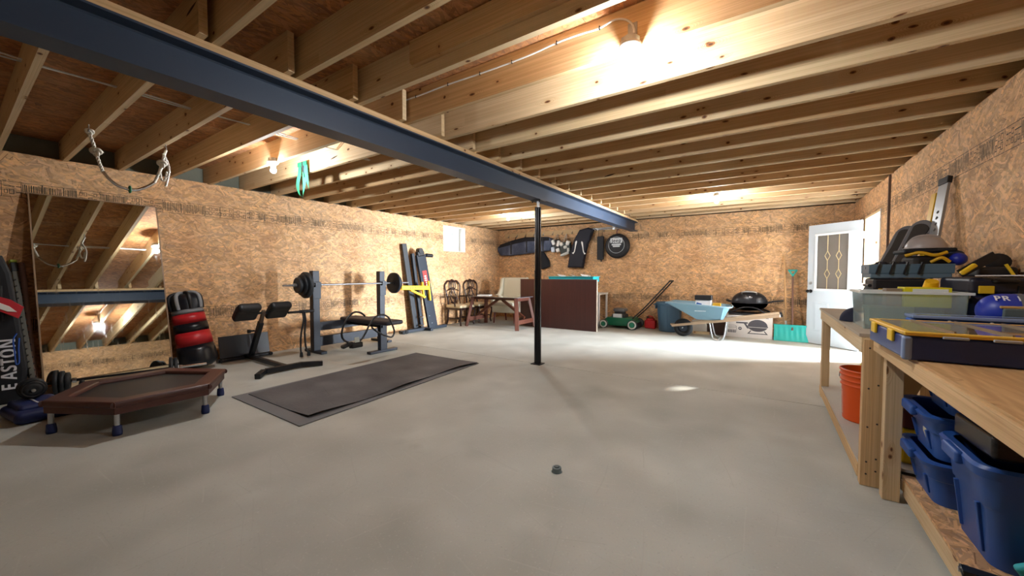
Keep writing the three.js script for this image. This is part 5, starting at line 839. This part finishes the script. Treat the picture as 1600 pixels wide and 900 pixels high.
  part('brim', box(.28, .03, .22, -.01, .165, 0, [0, .1, .03], .014), mat(0x11141c, .7), tb);
  const hh = thing('hard_hat', 'pale grey hard hat on top of the heaped tool belt', 'hard hat', [.985, T + .53, -4.10]); hh.scale.setScalar(.76); part('shell', [new THREE.SphereGeometry(1, 30, 16, 0, 6.283, 0, Math.PI / 2).scale(.15, .125, .125), rot(lathe([[.12, 0], [.165, -.004], [.166, .004], [.12, .012]], 30), 0, 0, 0).scale(1, 1, .86)], mat(0xa9a19e, .35), hh); part('ridge', tube([[-.14, .03, 0], [-.08, .11, 0], [0, .13, 0], [.08, .11, 0], [.14, .03, 0]], .012, 24, 8).scale(1, 1, 1), mat(0xa9a19e, .35), hh);
  // levels leaning in the corner behind
  const lv = thing('spirit_level', 'silver aluminium level with round holes leaning on the wall', 'level', [0, 0, 0]), A = V(1.03, .875, -4.36), B = V(1.205, 1.99, -4.60);
  const dl = B.clone().sub(A), L = dl.length(), up = dl.clone().normalize(), nx = V(-1, 0, .35).normalize(), sx = up.clone().cross(nx).normalize(), nn = sx.clone().cross(up), MM = new THREE.Matrix4().makeBasis(sx, up, nn).setPosition(A.clone().lerp(B, .5));
  part('rail', extrude([[-.045, -L / 2], [.045, -L / 2], [.045, L / 2 - .05], [-.045, L / 2 - .05]], .02, .002, [.14, .19, .24, .29].map((y) => Array.from({ length: 14 }, (_, k) => [Math.cos(-k / 14 * 6.283) * .014, y + Math.sin(-k / 14 * 6.283) * .014]))).translate(0, 0, -.01).applyMatrix4(MM), mat(0x9a9c9e, .4, .5), lv); part('end_cap', box(.1, .06, .034, 0, L / 2 - .02, 0, null, .006).applyMatrix4(MM), mBlack, lv, 'black end cap');
  const yl = thing('yellow_level', 'narrow yellow level leaning behind the silver one', 'level'); const M2 = MM.clone().setPosition(A.clone().lerp(B, .5).add(V(-.028, -.03, -.085))); part('rail', box(.05, L - .12, .022, 0, -.02, 0, null, .003).applyMatrix4(M2), mat(0xdcae16, .45), yl); part('vial_block', box(.056, .07, .03, 0, .14, 0, null, .004).applyMatrix4(M2), mBlack, yl);
  // boot soles
  for (const [i, [ax, az, bx2, by2, bz]] of [[.74, -4.74, 1.05, 1.62, -4.76], [.80, -4.60, 1.11, 1.65, -4.62]].entries()) {
    const s = thing('snow_boot', i ? 'grey rounded boot sole standing on end nearer the yellow level' : 'grey rounded boot sole standing on end nearer the doorway', 'boot', [0, 0, 0], 0, 'boot soles by the doorway');
    const A2 = V(ax, .88, az), B2 = V(bx2, by2, bz), up2 = B2.clone().sub(A2), HT = up2.length(); up2.normalize(); const s2 = up2.clone().cross(V(-.45, .1, .9)).normalize(), m2 = s2.clone().cross(up2), MX = new THREE.Matrix4().makeBasis(s2, up2, m2).setPosition(A2);
    const pts = []; for (let k = 0; k <= 12; k++) { const a = Math.PI * k / 12; pts.push([Math.cos(a) * .065, HT - .09 + Math.sin(a) * .09]); } pts.push([-.052, HT * .5], [-.056, .03], [-.03, 0], [.03, 0], [.056, .03], [.052, HT * .5]);
    part('sole', extrude(pts, .03, .008).applyMatrix4(MX), mat(0x77777a, .7), s); part('pad', extrude(pts.map(([x, y]) => [x * .7, y * .42 + HT * .54]), .012, .004).translate(0, 0, .028).applyMatrix4(MX), mat(0x3c3632, .8), s); part('grey_panel', extrude(pts.map(([x, y]) => [x * .7, y * .2 + HT * .3]), .012, .004).translate(0, 0, .028).applyMatrix4(MX), mat(0x9aa0a4, .6), s);
  }
  // odd tools on the big case
  const sq = thing('speed_square', 'dark saw with yellow grip lying on the navy tool case', 'saw', [1.10, T + .322, -3.56]); part('blade', bar([-.13, .02, .14], [.02, .13, .1], .01, .05), mat(0x24262c, .4, .4), sq); part('grip', bar([-.13, .02, .16], [-.07, .075, .15], .026, .026, .008), latchMat, sq, 'yellow grip'); part('body', box(.16, .06, .26, .03, .031, -.02, null, .02), mat(0x15171f, .5), sq); part('wheel', rot(lathe([[0, -.02], [.05, -.02], [.055, 0], [.05, .02], [0, .02]], 18), Math.PI / 2).translate(.07, .09, -.02), mBlack, sq); part('yellow_brace', bar([.08, .01, .14], [.05, .075, .135], .02, .012), latchMat, sq, 'yellow brace');
  const ru = thing('steel_rule', 'long silver rule lying across the navy tool case', 'rule'); part('rule', bar([1.02, 1.2, -3.34], [1.21, 1.205, -2.75], .03, .006), mat(0xb6b0ae, .35, .5), ru);
}
// ---- floor drain cap
{
  const p = onY(870, 737), g = thing('floor_drain_cap', 'small grey pipe cap standing up from the concrete floor', 'pipe cap', [p.x, 0, p.z]); part('pipe', lathe([[0, .03], [.026, .03], [.028, .026], [.028, .0], [.034, 0], [.034, -.0], [0, 0]].reverse().map(([x, y]) => [x, Math.max(y, .001)]), 24), mat(0x6f7f84, .5), g); part('plug', rod([0, .03, 0], [0, .036, 0], .018, .016, 6), mat(0x58656a, .5), g);
}

renderer.render(scene, camera);
